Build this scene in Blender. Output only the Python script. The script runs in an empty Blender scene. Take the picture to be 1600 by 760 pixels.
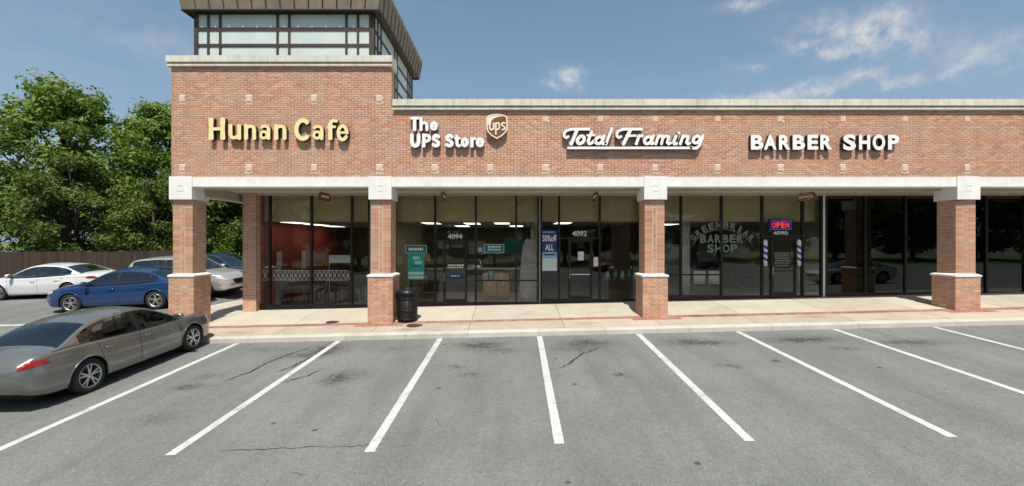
import bpy, math, random
import numpy as np
from mathutils import Vector, Matrix
R = math.radians
rnd = random.Random(7)
sc = bpy.context.scene
col = sc.collection

# ------------------------------------------------------------------ camera, sky, sun, exposure
F = 679.0                      # focal length in photo pixels (photo 1600 x 760)
Z0 = 2.6                       # everything below is measured from the lens height, then lifted by this
cam = bpy.data.objects.new('camera', bpy.data.cameras.new('camera'))
col.objects.link(cam); sc.camera = cam
cam.data.sensor_width = 36; cam.data.lens = 36*F/1600
cam.data.clip_end = 3000; cam.data.clip_start = 0.1
cam.location = (0, 0, 0); cam.rotation_euler = (R(90), 0, 0)
SUN_EL, SUN_AZ = R(61.3), R(-3)  # azimuth: sun stands behind the camera, a touch to the right
sun = bpy.data.objects.new('sun', bpy.data.lights.new('sun', 'SUN'))
col.objects.link(sun)
sun.data.energy = 4.3; sun.data.angle = R(0.5); sun.data.color = (1.0, 0.94, 0.84)
toward = Vector((math.sin(-SUN_AZ)*math.cos(SUN_EL), -math.cos(SUN_AZ)*math.cos(SUN_EL), math.sin(SUN_EL)))
sun.rotation_euler = toward.to_track_quat('Z', 'Y').to_euler()
world = bpy.data.worlds.new('World'); sc.world = world; world.use_nodes = True
sc.view_settings.view_transform = 'Standard'; sc.view_settings.look = 'None'
sc.view_settings.exposure = 0.45; sc.view_settings.gamma = 1.0
sc.view_settings.use_curve_mapping = False

class NT:
    def __init__(s, tree): s.t = tree
    def n(s, kind, ins=None, **props):
        nd = s.t.nodes.new(kind)
        for k, v in props.items(): setattr(nd, k, v)
        for k, v in (ins or {}).items():
            i = nd.inputs[k]
            if isinstance(v, bpy.types.NodeSocket): s.t.links.new(v, i)
            else: i.default_value = v
        return nd
    def math(s, op, a, b=0.0, clamp=False):
        nd = s.t.nodes.new('ShaderNodeMath'); nd.operation = op; nd.use_clamp = clamp
        for i, v in ((0, a), (1, b)):
            if isinstance(v, bpy.types.NodeSocket): s.t.links.new(v, nd.inputs[i])
            else: nd.inputs[i].default_value = v
        return nd.outputs[0]
    def ramp(s, fac, stops):
        nd = s.t.nodes.new('ShaderNodeValToRGB'); s.t.links.new(fac, nd.inputs[0])
        cr = nd.color_ramp
        while len(cr.elements) < len(stops): cr.elements.new(0.5)
        for e, (p, c) in zip(cr.elements, stops):
            e.position = p; e.color = (c, c, c, 1) if isinstance(c, (int, float)) else (*c, 1)
        return nd.outputs[0]
    def mix(s, fac, a, b, blend='MIX'):
        nd = s.t.nodes.new('ShaderNodeMix'); nd.data_type = 'RGBA'; nd.blend_type = blend
        for i, v in ((0, fac), (6, a), (7, b)):
            if isinstance(v, bpy.types.NodeSocket): s.t.links.new(v, nd.inputs[i])
            else: nd.inputs[i].default_value = v if i == 0 else (*v[:3], 1)
        return nd.outputs[2]

def build_world():
    t = NT(world.node_tree); world.node_tree.nodes.clear()
    sky = t.n('ShaderNodeTexSky', sky_type='NISHITA', sun_disc=False)
    sky.sun_elevation = SUN_EL
    sky.sun_rotation = math.pi + SUN_AZ*-1*-1
    sky.air_density = 1.25; sky.dust_density = 2.2; sky.ozone_density = 1.2; sky.altitude = 50
    tc = t.n('ShaderNodeTexCoord').outputs['Generated']
    nrm = t.n('ShaderNodeVectorMath', {0: tc}, operation='NORMALIZE').outputs[0]
    total = None
    # (direction, up/down spread, side spread, strength)
    clouds = [((84, 679, 257), .013, .030, .9, 15, -30), ((62, 679, 248), .008, .024, .7, 20, -20), ((100, 679, 266), .012, .02, .7, 20, -10),
              ((560, 679, 326), .020, .085, .95, 10, -20), ((490, 679, 303), .010, .060, .8, 12, -22), ((590, 679, 352), .022, .045, .7, 9, -10),
              ((520, 679, 245), .014, .20, .7, 6, 2), ((420, 679, 240), .008, .10, .5, 8, 0), ((365, 679, 374), .012, .035, .75, 14, -5), ((375, 679, 274), .008, .022, .5, 16, -10),
              ((-520, 679, 300), .03, .14, .25, 7, 0), ((800, 679, 300), .03, .12, .4, 7, -12)]
    for (d, su, ss, st, ns, tl) in clouds:
        c = Vector(d).normalized(); side = Vector((c.y, -c.x, 0)).normalized(); up = side.cross(c).normalized()
        tilt = R(tl)
        side2 = side*math.cos(tilt) + up*math.sin(tilt); up2 = up*math.cos(tilt) - side*math.sin(tilt)
        warp = t.n('ShaderNodeTexNoise', {'Vector': nrm, 'Scale': ns*1.0, 'Detail': 6, 'Roughness': .6})
        wv = t.n('ShaderNodeVectorMath', {0: warp.outputs['Color'], 1: (.5, .5, .5)}, operation='SUBTRACT').outputs[0]
        wv = t.n('ShaderNodeVectorMath', {0: wv, 'Scale': ss*1.1}, operation='SCALE').outputs[0]
        v = t.n('ShaderNodeVectorMath', {0: nrm, 1: wv}, operation='ADD').outputs[0]
        v = t.n('ShaderNodeVectorMath', {0: v, 1: tuple(c)}, operation='SUBTRACT').outputs[0]
        a = t.n('ShaderNodeVectorMath', {0: v, 1: tuple(side2/ss)}, operation='DOT_PRODUCT').outputs['Value']
        b = t.n('ShaderNodeVectorMath', {0: v, 1: tuple(up2/su)}, operation='DOT_PRODUCT').outputs['Value']
        q = t.n('ShaderNodeVectorMath', {0: v, 1: tuple(c)}, operation='DOT_PRODUCT').outputs['Value']
        r2 = t.math('ADD', t.math('MULTIPLY', a, a), t.math('MULTIPLY', b, b))
        r2 = t.math('ADD', r2, t.math('MULTIPLY', t.math('MULTIPLY', q, q), 400*.02))
        g = t.math('EXPONENT', t.math('MULTIPLY', r2, -1.0))
        nz = t.n('ShaderNodeTexNoise', {'Vector': nrm, 'Scale': ns*3.2, 'Detail': 9, 'Roughness': .68}).outputs['Fac']
        nz = t.ramp(nz, [(.34, 0.0), (.60, 1.0)])
        m = t.math('MULTIPLY', t.math('MULTIPLY', g, nz), st)
        total = m if total is None else t.math('ADD', total, m)
    wide = t.n('ShaderNodeTexNoise', {'Vector': t.n('ShaderNodeMapping', {'Vector': nrm, 'Scale': (1.2, 1.2, 5)}).outputs[0],
                                     'Scale': 2.2, 'Detail': 8, 'Roughness': .6}).outputs['Fac']
    wide = t.math('MULTIPLY', t.ramp(wide, [(.5, 0.0), (.8, 1.0)]), .14)
    total = t.math('ADD', total, wide)
    total = t.math('MINIMUM', total, .95)
    bg = t.mix(.5, sky.outputs[0], t.ramp(t.n('ShaderNodeSeparateXYZ', {0: nrm}).outputs[2], [(0.0, (3.3, 4.6, 5.9)), (.30, (2.1, 3.35, 4.7)), (.6, (1.25, 2.2, 3.25)), (1.0, (1.1, 2.0, 3.0))]))
    cl = t.mix(total, bg, (5.6, 5.75, 5.9))
    b = t.n('ShaderNodeBackground', {'Color': cl, 'Strength': 0.088})
    o = t.n('ShaderNodeOutputWorld', {'Surface': b.outputs[0]})
build_world()

# ------------------------------------------------------------------ materials
def new_mat(name):
    m = bpy.data.materials.new(name); m.use_nodes = True
    m.node_tree.nodes.clear(); t = NT(m.node_tree)
    bs = t.n('ShaderNodeBsdfPrincipled'); out = t.n('ShaderNodeOutputMaterial', {'Surface': bs.outputs[0]})
    return m, t, bs, out

def mat(name, c, rough=.8, c2=None, scale=6.0, lo=.35, hi=.65, bump=0.0, bscale=60.0, metallic=0.0, streak=0.0,
        spec=.4, c3=None, island=False, coat=0.0, emit=0.0, dirt=0.0, stretch=None):
    m, t, bs, out = new_mat(name)
    pos = t.n('ShaderNodeNewGeometry')
    vec = pos.outputs['Position']
    if stretch: vec = t.n('ShaderNodeMapping', {'Vector': vec, 'Scale': stretch}).outputs[0]
    colr = c
    if c2 is not None:
        nz = t.n('ShaderNodeTexNoise', {'Vector': vec, 'Scale': scale, 'Detail': 6, 'Roughness': .62}).outputs['Fac']
        colr = t.mix(t.ramp(nz, [(lo, 0.0), (hi, 1.0)]), c, c2)
    if island:
        oi = t.n('ShaderNodeObjectInfo').outputs['Random']
        r = t.math('FRACT', t.math('ADD', t.math('MULTIPLY', oi, 3.7), pos.outputs['Random Per Island']))
        colr = t.mix(r, colr, c3 or c2)
    if dirt:
        nz = t.n('ShaderNodeTexNoise', {'Vector': pos.outputs['Position'], 'Scale': 1.1, 'Detail': 9, 'Roughness': .7}).outputs['Fac']
        dk = t.ramp(nz, [(.35, 1.0-dirt), (.62, 1.0)])
        colr = t.mix(1.0, colr if not isinstance(colr, tuple) else colr, dk, 'MULTIPLY')
    if streak:
        nz = t.n('ShaderNodeTexNoise', {'Vector': t.n('ShaderNodeMapping', {'Vector': pos.outputs['Position'], 'Scale': (7, 7, .5)}).outputs[0], 'Scale': 1.0, 'Detail': 7, 'Roughness': .7}).outputs['Fac']
        colr = t.mix(1.0, colr, t.ramp(nz, [(.34, 1.0-streak), (.52, 1.0)]), 'MULTIPLY')
    if isinstance(colr, tuple): bs.inputs['Base Color'].default_value = (*colr[:3], 1)
    else: t.t.links.new(colr, bs.inputs['Base Color'])
    bs.inputs['Roughness'].default_value = rough; bs.inputs['Metallic'].default_value = metallic
    bs.inputs['Specular IOR Level'].default_value = spec
    bs.inputs['Coat Weight'].default_value = coat; bs.inputs['Coat Roughness'].default_value = .05
    if emit:
        bs.inputs['Emission Color'].default_value = (*c[:3], 1); bs.inputs['Emission Strength'].default_value = emit
    if bump:
        nz = t.n('ShaderNodeTexNoise', {'Vector': vec, 'Scale': bscale, 'Detail': 4}).outputs['Fac']
        bp = t.n('ShaderNodeBump', {'Height': nz, 'Strength': bump, 'Distance': .01})
        t.t.links.new(bp.outputs[0], bs.inputs['Normal'])
    return m

def brick_mat():
    m, t, bs, out = new_mat('fired_brick')
    g = t.n('ShaderNodeNewGeometry'); oi = t.n('ShaderNodeObjectInfo').outputs['Random']
    r = t.math('FRACT', t.math('ADD', t.math('MULTIPLY', oi, 7.31), g.outputs['Random Per Island']))
    c = t.ramp(r, [(0.0, (.54, .29, .195)), (.2, (.48, .235, .158)), (.4, (.60, .350, .240)), (.58, (.53, .255, .170)),
                   (.76, (.63, .405, .290)), (.9, (.45, .215, .145)), (1.0, (.57, .285, .180))])
    big = t.n('ShaderNodeTexNoise', {'Vector': g.outputs['Position'], 'Scale': .9, 'Detail': 5, 'Roughness': .6}).outputs['Fac']
    c = t.mix(t.math('MULTIPLY', t.ramp(big, [(.42, 0.0), (.66, 1.0)]), .55), c, (.52, .36, .25))
    st = t.n('ShaderNodeTexNoise', {'Vector': t.n('ShaderNodeMapping', {'Vector': g.outputs['Position'], 'Scale': (2.2, 2.2, .35)}).outputs[0], 'Scale': 1.3, 'Detail': 6, 'Roughness': .65}).outputs['Fac']
    c = t.mix(1.0, c, t.ramp(st, [(.3, .84), (.5, 1.0), (.7, 1.06)]), 'MULTIPLY')
    fine = t.n('ShaderNodeTexNoise', {'Vector': g.outputs['Position'], 'Scale': 38, 'Detail': 5, 'Roughness': .7}).outputs['Fac']
    c = t.mix(1.0, c, t.ramp(fine, [(.3, .80), (.7, 1.08)]), 'MULTIPLY')
    t.t.links.new(c, bs.inputs['Base Color']); bs.inputs['Roughness'].default_value = .88
    bs.inputs['Specular IOR Level'].default_value = .25
    bp = t.n('ShaderNodeBump', {'Height': fine, 'Strength': .5, 'Distance': .004})
    t.t.links.new(bp.outputs[0], bs.inputs['Normal'])
    return m

def glass_mat(name, tint, extra=0.0, refl=1.0):
    m, t, bs, out = new_mat(name); t.t.nodes.remove(bs)
    fr = t.n('ShaderNodeFresnel', {'IOR': 1.55}).outputs[0]
    fac = t.math('MULTIPLY', t.math('ADD', fr, extra), refl, clamp=True)
    gl = t.n('ShaderNodeBsdfGlossy', {'Color': (.95, 1, .98, 1), 'Roughness': .004})
    # old plate glass is never quite flat
    nz = t.n('ShaderNodeTexNoise', {'Vector': t.n('ShaderNodeNewGeometry').outputs['Position'], 'Scale': .8, 'Detail': 1}).outputs['Fac']
    bp = t.n('ShaderNodeBump', {'Height': nz, 'Strength': .12, 'Distance': .03})
    t.t.links.new(bp.outputs[0], gl.inputs['Normal'])
    tr = t.n('ShaderNodeBsdfTransparent', {'Color': (*tint, 1)})
    mx = t.n('ShaderNodeMixShader', {0: fac, 1: tr.outputs[0], 2: gl.outputs[0]})
    t.t.links.new(mx.outputs[0], out.inputs['Surface'])
    return m

def leaf_mat(name, a, b, c):
    m, t, bs, out = new_mat(name)
    g = t.n('ShaderNodeNewGeometry')
    r = g.outputs['Random Per Island']
    cc = t.ramp(r, [(0.0, a), (.5, b), (1.0, c)])
    t.t.links.new(cc, bs.inputs['Base Color']); bs.inputs['Roughness'].default_value = .55
    bs.inputs['Specular IOR Level'].default_value = .3
    tl = t.n('ShaderNodeBsdfTranslucent', {'Color': cc})
    mx = t.n('ShaderNodeMixShader', {0: .35, 1: bs.outputs[0], 2: tl.outputs[0]})
    t.t.links.new(mx.outputs[0], out.inputs['Surface'])
    return m

def asphalt_mat():
    m, t, bs, out = new_mat('worn_asphalt')
    pos = t.n('ShaderNodeNewGeometry').outputs['Position']
    xy = t.n('ShaderNodeVectorMath', {0: pos, 1: (1, 1, 0)}, operation='MULTIPLY').outputs[0]
    big = t.n('ShaderNodeTexNoise', {'Vector': xy, 'Scale': .35, 'Detail': 7, 'Roughness': .62}).outputs['Fac']
    c = t.mix(t.ramp(big, [(.36, 0.0), (.66, 1.0)]), (.150, .160, .155), (.192, .198, .190))
    fine = t.n('ShaderNodeTexNoise', {'Vector': xy, 'Scale': 60, 'Detail': 5, 'Roughness': .75}).outputs['Fac']
    c = t.mix(1.0, c, t.ramp(fine, [(.3, .66), (.5, .98), (.72, 1.32)]), 'MULTIPLY')
    ag = t.n('ShaderNodeTexVoronoi', {'Vector': xy, 'Scale': 70}).outputs['Color']
    agv = t.n('ShaderNodeSeparateColor', {0: ag}).outputs[0]
    c = t.mix(1.0, c, t.ramp(agv, [(0.0, .80), (.5, 1.0), (.88, 1.08), (1.0, 1.35)]), 'MULTIPLY')
    mid = t.n('ShaderNodeTexNoise', {'Vector': xy, 'Scale': 9, 'Detail': 8, 'Roughness': .78}).outputs['Fac']
    c = t.mix(1.0, c, t.ramp(mid, [(.34, .86), (.5, 1.0), (.7, 1.08)]), 'MULTIPLY')
    vor = t.n('ShaderNodeTexVoronoi', {'Vector': xy, 'Scale': 1.1, 'Randomness': 1.0}).outputs['Distance']
    spots = t.ramp(vor, [(.035, .22), (.065, 1.0)])
    c = t.mix(.8, c, spots, 'MULTIPLY')
    trk = t.n('ShaderNodeTexNoise', {'Vector': t.n('ShaderNodeMapping', {'Vector': xy, 'Scale': (1.6, .16, 1)}).outputs[0], 'Scale': 1.0, 'Detail': 5, 'Roughness': .6}).outputs['Fac']
    c = t.mix(1.0, c, t.ramp(trk, [(.34, .88), (.5, 1.0), (.66, 1.06)]), 'MULTIPLY')
    v2 = t.n('ShaderNodeTexVoronoi', {'Vector': xy, 'Scale': 3.1, 'Randomness': 1.0}).outputs['Distance']
    msk = t.ramp(mid, [(.50, 0.0), (.56, .75)])
    c = t.mix(msk, c, t.mix(1.0, c, t.ramp(v2, [(.05, .30), (.10, 1.0)]), 'MULTIPLY'))
    # oil and tyre stains: photo position, radii in metres, strength
    wn = t.n('ShaderNodeTexNoise', {'Vector': xy, 'Scale': 4.0, 'Detail': 7, 'Roughness': .75})
    wv = t.n('ShaderNodeVectorMath', {0: wn.outputs['Color'], 1: (.5, .5, .5)}, operation='SUBTRACT').outputs[0]
    wv = t.n('ShaderNodeVectorMath', {0: wv, 1: (.8, .8, 0)}, operation='MULTIPLY').outputs[0]
    v = t.n('ShaderNodeVectorMath', {0: xy, 1: wv}, operation='ADD').outputs[0]
    blot = t.n('ShaderNodeTexNoise', {'Vector': xy, 'Scale': 7.0, 'Detail': 8, 'Roughness': .8}).outputs['Fac']
    blot = t.ramp(blot, [(.38, .12), (.56, 1.0)])
    tot = None
    st = [(512, 546, .45, .55, .8), (476, 556, .5, .22, .45), (750, 540, .62, .32, .75), (785, 548, .5, .25, .4), (712, 574, .16, .13, .75),
          (733, 585, .16, .12, .55), (525, 592, .26, .3, .6), (550, 585, .45, .35, .3), (920, 536, .62, .28, .7), (900, 545, .7, .32, .35), (1100, 536, .75, .26, .7),
          (1065, 532, .5, .2, .35), (1253, 531, .85, .25, .85), (1140, 572, .28, .1, .5), (1320, 545, .3, .12, .6), (300, 604, .3, .16, .6), (330, 588, .35, .2, .35),
          (410, 547, .6, .25, .35), (245, 655, .5, .2, .3), (1211, 564, .08, .06, .8), (968, 585, .09, .08, .9),
          (620, 545, .5, .3, .3), (1420, 535, .8, .25, .6), (100, 600, .5, .3, .4)]
    for (px, py, rx, ry, s) in st:
        x, y = ground_pt(px, py)
        d = t.n('ShaderNodeVectorMath', {0: v, 1: (x, y, 0)}, operation='SUBTRACT').outputs[0]
        d = t.n('ShaderNodeVectorMath', {0: d, 1: (1/rx, 1/ry, 0)}, operation='MULTIPLY').outputs[0]
        l = t.n('ShaderNodeVectorMath', {0: d, 1: d}, operation='DOT_PRODUCT').outputs['Value']
        g = t.math('MULTIPLY', t.math('EXPONENT', t.math('MULTIPLY', l, -1.0)), s)
        tot = g if tot is None else t.math('ADD', tot, g)
    tot = t.math('MULTIPLY', t.math('MULTIPLY', tot, blot), 1.5, clamp=True)
    tot = t.math('MINIMUM', tot, .9)
    c = t.mix(tot, c, (.045, .042, .040))
    t.t.links.new(c, bs.inputs['Base Color']); bs.inputs['Roughness'].default_value = .9
    bs.inputs['Specular IOR Level'].default_value = .25
    bp = t.n('ShaderNodeBump', {'Height': fine, 'Strength': .55, 'Distance': .006})
    t.t.links.new(bp.outputs[0], bs.inputs['Normal'])
    return m

# ------------------------------------------------------------------ terrain heights (relative to the lens)
def sstep(x, a, b):
    u = min(1, max(0, (x-a)/(b-a))); return u*u*(3-2*u)
def ground(x, y):
    yc = min(20.0, max(0.0, y)); xc = min(26.0, max(-24.0, x))
    return (-2.588 - .0526*(12-yc) + .0235*xc) + .34*sstep(y, 11.5, 17)*sstep(-x, 10.9, 12.4)
def ground_pt(px, py):
    Y = 8.0
    for _ in range(60): Y = F*(-ground((px-800)/F*Y, Y))/(py-380)
    return (px-800)/F*Y, Y
def walk(x, y):
    return -2.448 + .0235*max(-24, min(26, x)) + .02 + .088*(min(y, 15.6)-12.35)
def PX(px, Y): return (px-800)/F*Y
def PZ(py, Y): return (380-py)/F*Y

# ------------------------------------------------------------------ mesh helpers
ORG = {}
class MB:
    def __init__(s): s.v = []; s.f = []; s.m = []
    def add(s, vs, fs, mi=0):
        o = len(s.v); s.v += [tuple(v) for v in vs]
        for f in fs: s.f.append(tuple(i+o for i in f)); s.m.append(mi)
        return s
    def box(s, x0, x1, y0, y1, z0, z1, mi=0):
        return s.add([(x0,y0,z0),(x1,y0,z0),(x1,y1,z0),(x0,y1,z0),(x0,y0,z1),(x1,y0,z1),(x1,y1,z1),(x0,y1,z1)],
              [(0,3,2,1),(4,5,6,7),(0,1,5,4),(1,2,6,5),(2,3,7,6),(3,0,4,7)], mi)
    def hexa(s, p, mi=0):        # eight corners, same order as box
        return s.add(p, [(0,3,2,1),(4,5,6,7),(0,1,5,4),(1,2,6,5),(2,3,7,6),(3,0,4,7)], mi)
    def tube(s, pts, r, n=8, mi=0, closed=False):
        pts = [Vector(p) for p in pts]; rs = r if isinstance(r, (list, tuple)) else [r]*len(pts)
        rings = []; o = len(s.v); k = len(pts); ref = None
        for i, p in enumerate(pts):
            if closed: d = pts[(i+1) % k]-pts[i-1]
            else: d = pts[min(i+1, k-1)]-pts[max(i-1, 0)]
            d.normalize()
            if ref is None: ref = Vector((0,0,1)) if abs(d.z) < .9 else Vector((1,0,0))
            a = d.cross(ref).normalized(); b = a.cross(d).normalized(); ref = b
            for j in range(n):
                t = 2*math.pi*j/n; s.v.append(tuple(p+a*math.cos(t)*rs[i]+b*math.sin(t)*rs[i]))
        for i in range(k if closed else k-1):
            for j in range(n):
                a = o+i*n; b = o+((i+1) % k)*n
                s.f.append((a+j, a+(j+1)%n, b+(j+1)%n, b+j)); s.m.append(mi)
        if not closed:
            s.f.append(tuple(o+j for j in range(n))[::-1]); s.m.append(mi)
            s.f.append(tuple(o+(k-1)*n+j for j in range(n))); s.m.append(mi)
        return s
    def lathe(s, prof, c=(0,0,0), n=24, axis='z', mi=0):
        o = len(s.v)
        for (r, h) in prof:
            for j in range(n):
                t = 2*math.pi*j/n; a, b = r*math.cos(t), r*math.sin(t)
                s.v.append((c[0]+a, c[1]+b, c[2]+h) if axis == 'z' else (c[0]+a, c[1]+h, c[2]+b))
        for i in range(len(prof)-1):
            for j in range(n):
                f = (o+i*n+j, o+i*n+(j+1)%n, o+(i+1)*n+(j+1)%n, o+(i+1)*n+j)
                s.f.append(f if axis == 'z' else f[::-1]); s.m.append(mi)
        return s
    def ell(s, c, r, n=12, m=8, mi=0):
        prof = [(max(1e-4, math.sin(math.pi*i/m)), -math.cos(math.pi*i/m)) for i in range(m+1)]
        o = len(s.v); s.lathe(prof, n=n, mi=mi)
        for i in range(o, len(s.v)):
            x, y, z = s.v[i]; s.v[i] = (c[0]+x*r[0], c[1]+y*r[1], c[2]+z*r[2])
        return s
    def build(s, name, mats, parent=None, smooth=False, loc=(0,0,0)):
        if not isinstance(mats, (list, tuple)): mats = [mats]
        org = Vector(loc)
        if parent is not None: org = ORG.get(parent.name, Vector((0,0,0)))
        me = bpy.data.meshes.new(name)
        me.from_pydata([(a-org.x, b-org.y, c-org.z) for a, b, c in s.v], [], s.f)
        for m in mats: me.materials.append(m)
        if len(mats) > 1: me.polygons.foreach_set('material_index', s.m)
        if smooth: me.polygons.foreach_set('use_smooth', [True]*len(s.f))
        me.update()
        o = bpy.data.objects.new(name, me); col.objects.link(o)
        if parent is not None: o.parent = parent; ORG[o.name] = org
        else: o.location = org; ORG[o.name] = org
        return o
def tag(o, label=None, cat=None, group=None, kind=None):
    for k, v in (('label', label), ('category', cat), ('group', group), ('kind', kind)):
        if v: o[k] = v
    return o
def thing(name, label, cat, loc=(0,0,0), group=None):
    o = bpy.data.objects.new(name, None); col.objects.link(o); o.location = loc
    o.empty_display_size = .2
    ORG[o.name] = Vector(loc); return tag(o, label, cat, group)
def copy_tree(o, parent=None):
    c = o.copy(); col.objects.link(c)
    if parent is not None: c.parent = parent
    for ch in list(o.children): copy_tree(ch, c)
    return c
def box(name, m, parent, x0, x1, y0, y1, z0, z1): return MB().box(x0, x1, y0, y1, z0, z1).build(name, m, parent)

M = dict(
 brick=brick_mat(),
 mortar=mat('mortar', (.73,.64,.54), .95, (.65,.57,.48), 3),
 stucco=mat('white_stucco', (.83,.815,.785), .9, (.77,.755,.725), 4, bump=.4, bscale=120, dirt=.08, streak=.08),
 coping=mat('cream_coping', (.70,.665,.565), .85, (.62,.595,.505), 2.5, bump=.3, bscale=90, dirt=.14, streak=.24),
 accent=mat('accent_tile', (.66,.50,.40), .85, (.58,.43,.34), 9),
 soffit=mat('soffit_paint', (.50,.46,.38), .8, (.43,.40,.33), 1.5, bump=.2),
 soffit_edge=mat('soffit_edge_paint', (.42,.37,.30), .8, (.36,.32,.26), 2),
 bronze=mat('bronze_frame', (.020,.018,.016), .38, (.030,.026,.022), 20, metallic=.4, spec=.5),
 glass=glass_mat('shop_glass', (.96,.965,.945), refl=.9),
 dkglass=glass_mat('dark_tinted_glass', (.25,.26,.25), .01, 1.0),
 tower_glass=mat('milky_panel', (.58,.65,.63), .28, (.50,.58,.57), .8, spec=.5),
 roofmetal=mat('weathered_bronze_metal', (.27,.225,.165), .6, (.20,.165,.12), 3, metallic=.1, dirt=.25),
 roofdark=mat('dark_bronze_metal', (.055,.045,.038), .5, (.075,.06,.05), 6, metallic=.3),
 concrete=mat('walk_concrete', (.48,.435,.36), .9, (.40,.355,.29), 1.6, bump=.35, bscale=150, island=True, c3=(.50,.46,.385), dirt=.12),
 concrete_pink=mat('front_walk_concrete', (.44,.375,.305), .9, (.38,.325,.265), 1.6, bump=.35, bscale=150, island=True, c3=(.47,.405,.33), dirt=.14),
 curb=mat('curb_concrete', (.52,.50,.44), .9, (.43,.415,.36), 3, bump=.35, bscale=120, island=True, c3=(.54,.52,.46), dirt=.18),
 paver=mat('red_paver', (.31,.145,.105), .9, (.25,.115,.085), 8, island=True, c3=(.37,.20,.15)),
 paint=mat('road_paint', (.55,.56,.545), .75, (.44,.45,.44), 14, lo=.5, hi=.72, bump=.2, bscale=90, dirt=.10),
 tar=mat('crack_filler', (.020,.020,.021), .75, (.05,.05,.05), 20),
 grass=mat('verge_grass', (.07,.13,.025), .9, (.11,.16,.04), 3),
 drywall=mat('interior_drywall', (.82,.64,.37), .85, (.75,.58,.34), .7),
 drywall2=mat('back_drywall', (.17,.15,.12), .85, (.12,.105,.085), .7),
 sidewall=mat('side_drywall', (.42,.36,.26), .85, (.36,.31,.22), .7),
 redwall=mat('red_wall', (.36,.065,.035), .8, (.27,.045,.025), .8),
 brownwall=mat('dark_wood_wall', (.07,.035,.022), .6, (.10,.05,.03), 3),
 ceil=mat('ceiling_tile', (.42,.41,.37), .9, (.36,.35,.32), 2),
 floor=mat('shop_floor', (.42,.37,.30), .45, (.36,.31,.26), 2),
 panel=mat('lit_panel', (1.0,.97,.88), .5, emit=1.4),
 black=mat('black_metal', (.012,.013,.014), .42, (.02,.02,.022), 20, metallic=.3),
 chrome=mat('brushed_steel', (.6,.6,.6), .3, metallic=1.0),
 cream_face=mat('cream_acrylic', (.80,.70,.36), .4, (.75,.65,.33), 3, spec=.4),
 white_face=mat('white_acrylic', (.84,.82,.80), .4, (.78,.76,.75), 5),
 returns=mat('dark_letter_side', (.035,.022,.016), .5),
 white=mat('white_paint', (.75,.75,.73), .5),
 cardboard=mat('cardboard', (.60,.40,.22), .9, (.54,.35,.19), 5),
 wood=mat('brown_wood', (.16,.075,.03), .55, (.10,.045,.02), 4, stretch=(1,1,8)),
 teal=mat('teal_print', (.02,.30,.23), .5, (.03,.38,.30), 3),
 teal_dark=mat('dark_teal_print', (.02,.13,.12), .5),
 teal_pale=mat('pale_teal_print', (.40,.62,.58), .5),
 navy=mat('navy_print', (.02,.045,.16), .5),
 sky_print=mat('sky_blue_print', (.16,.36,.62), .5, (.3,.5,.7), 6),
 sea_print=mat('pale_sea_print', (.50,.66,.66), .5, (.62,.70,.66), 8),
 lilac=mat('lilac_board', (.62,.52,.54), .7, (.56,.47,.49), 3),
 pole_blue=mat('barber_blue', (.05,.05,.34), .4),
 neon_red=mat('neon_red', (1.0,.04,.07), .5, emit=.8),
 neon_blue=mat('neon_blue', (.16,.16,.75), .5, emit=.3),
 decal=mat('frosted_green_letter', (.20,.245,.185), .7, (.15,.19,.14), 20),
 logo_brown=mat('shield_brown', (.16,.065,.035), .35, (.20,.09,.05), 3),
 logo_cream=mat('shield_cream', (.82,.70,.55), .4),
 lace=mat('lattice_pink', (.84,.70,.68), .8),
 redcloth=mat('red_lacquer', (.42,.03,.03), .4),
 plant=leaf_mat('indoor_leaf', (.02,.06,.015), (.03,.09,.02), (.05,.12,.03)),
 bark=mat('bark', (.085,.062,.045), .95, (.05,.038,.03), 9, bump=.6, bscale=20),
 leafA=leaf_mat('leaf_mid', (.085,.160,.022), (.145,.230,.032), (.22,.30,.055)),
 leafB=leaf_mat('leaf_deep', (.060,.125,.020), (.105,.180,.028), (.165,.235,.042)),
 leafC=leaf_mat('leaf_yellowish', (.065,.120,.020), (.11,.165,.030), (.15,.19,.05)),
 fence=mat('shade_darkened_board', (.038,.024,.018), .85, (.028,.018,.014), 5, island=True, c3=(.055,.036,.028)),  # board colour darkened to stand in for shade under the trees
 iron=mat('rusty_iron', (.10,.035,.028), .8, (.06,.025,.02), 12),
)
def worn_paint():
    m = M['paint']; t = NT(m.node_tree); bs = next(n for n in t.t.nodes if n.type == 'BSDF_PRINCIPLED'); src = bs.inputs['Base Color'].links[0].from_socket
    pos = t.n('ShaderNodeNewGeometry').outputs['Position']
    a = t.n('ShaderNodeTexNoise', {'Vector': pos, 'Scale': 45, 'Detail': 7, 'Roughness': .75}).outputs['Fac']
    b = t.n('ShaderNodeTexNoise', {'Vector': pos, 'Scale': 2.2, 'Detail': 5, 'Roughness': .6}).outputs['Fac']
    w = t.ramp(t.math('ADD', t.math('MULTIPLY', a, .6), t.math('MULTIPLY', b, .4)), [(.50, 0.0), (.62, .8)])
    t.t.links.new(t.mix(w, src, (.20, .205, .20)), bs.inputs['Base Color'])
worn_paint()
M['asphalt'] = asphalt_mat()
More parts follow.
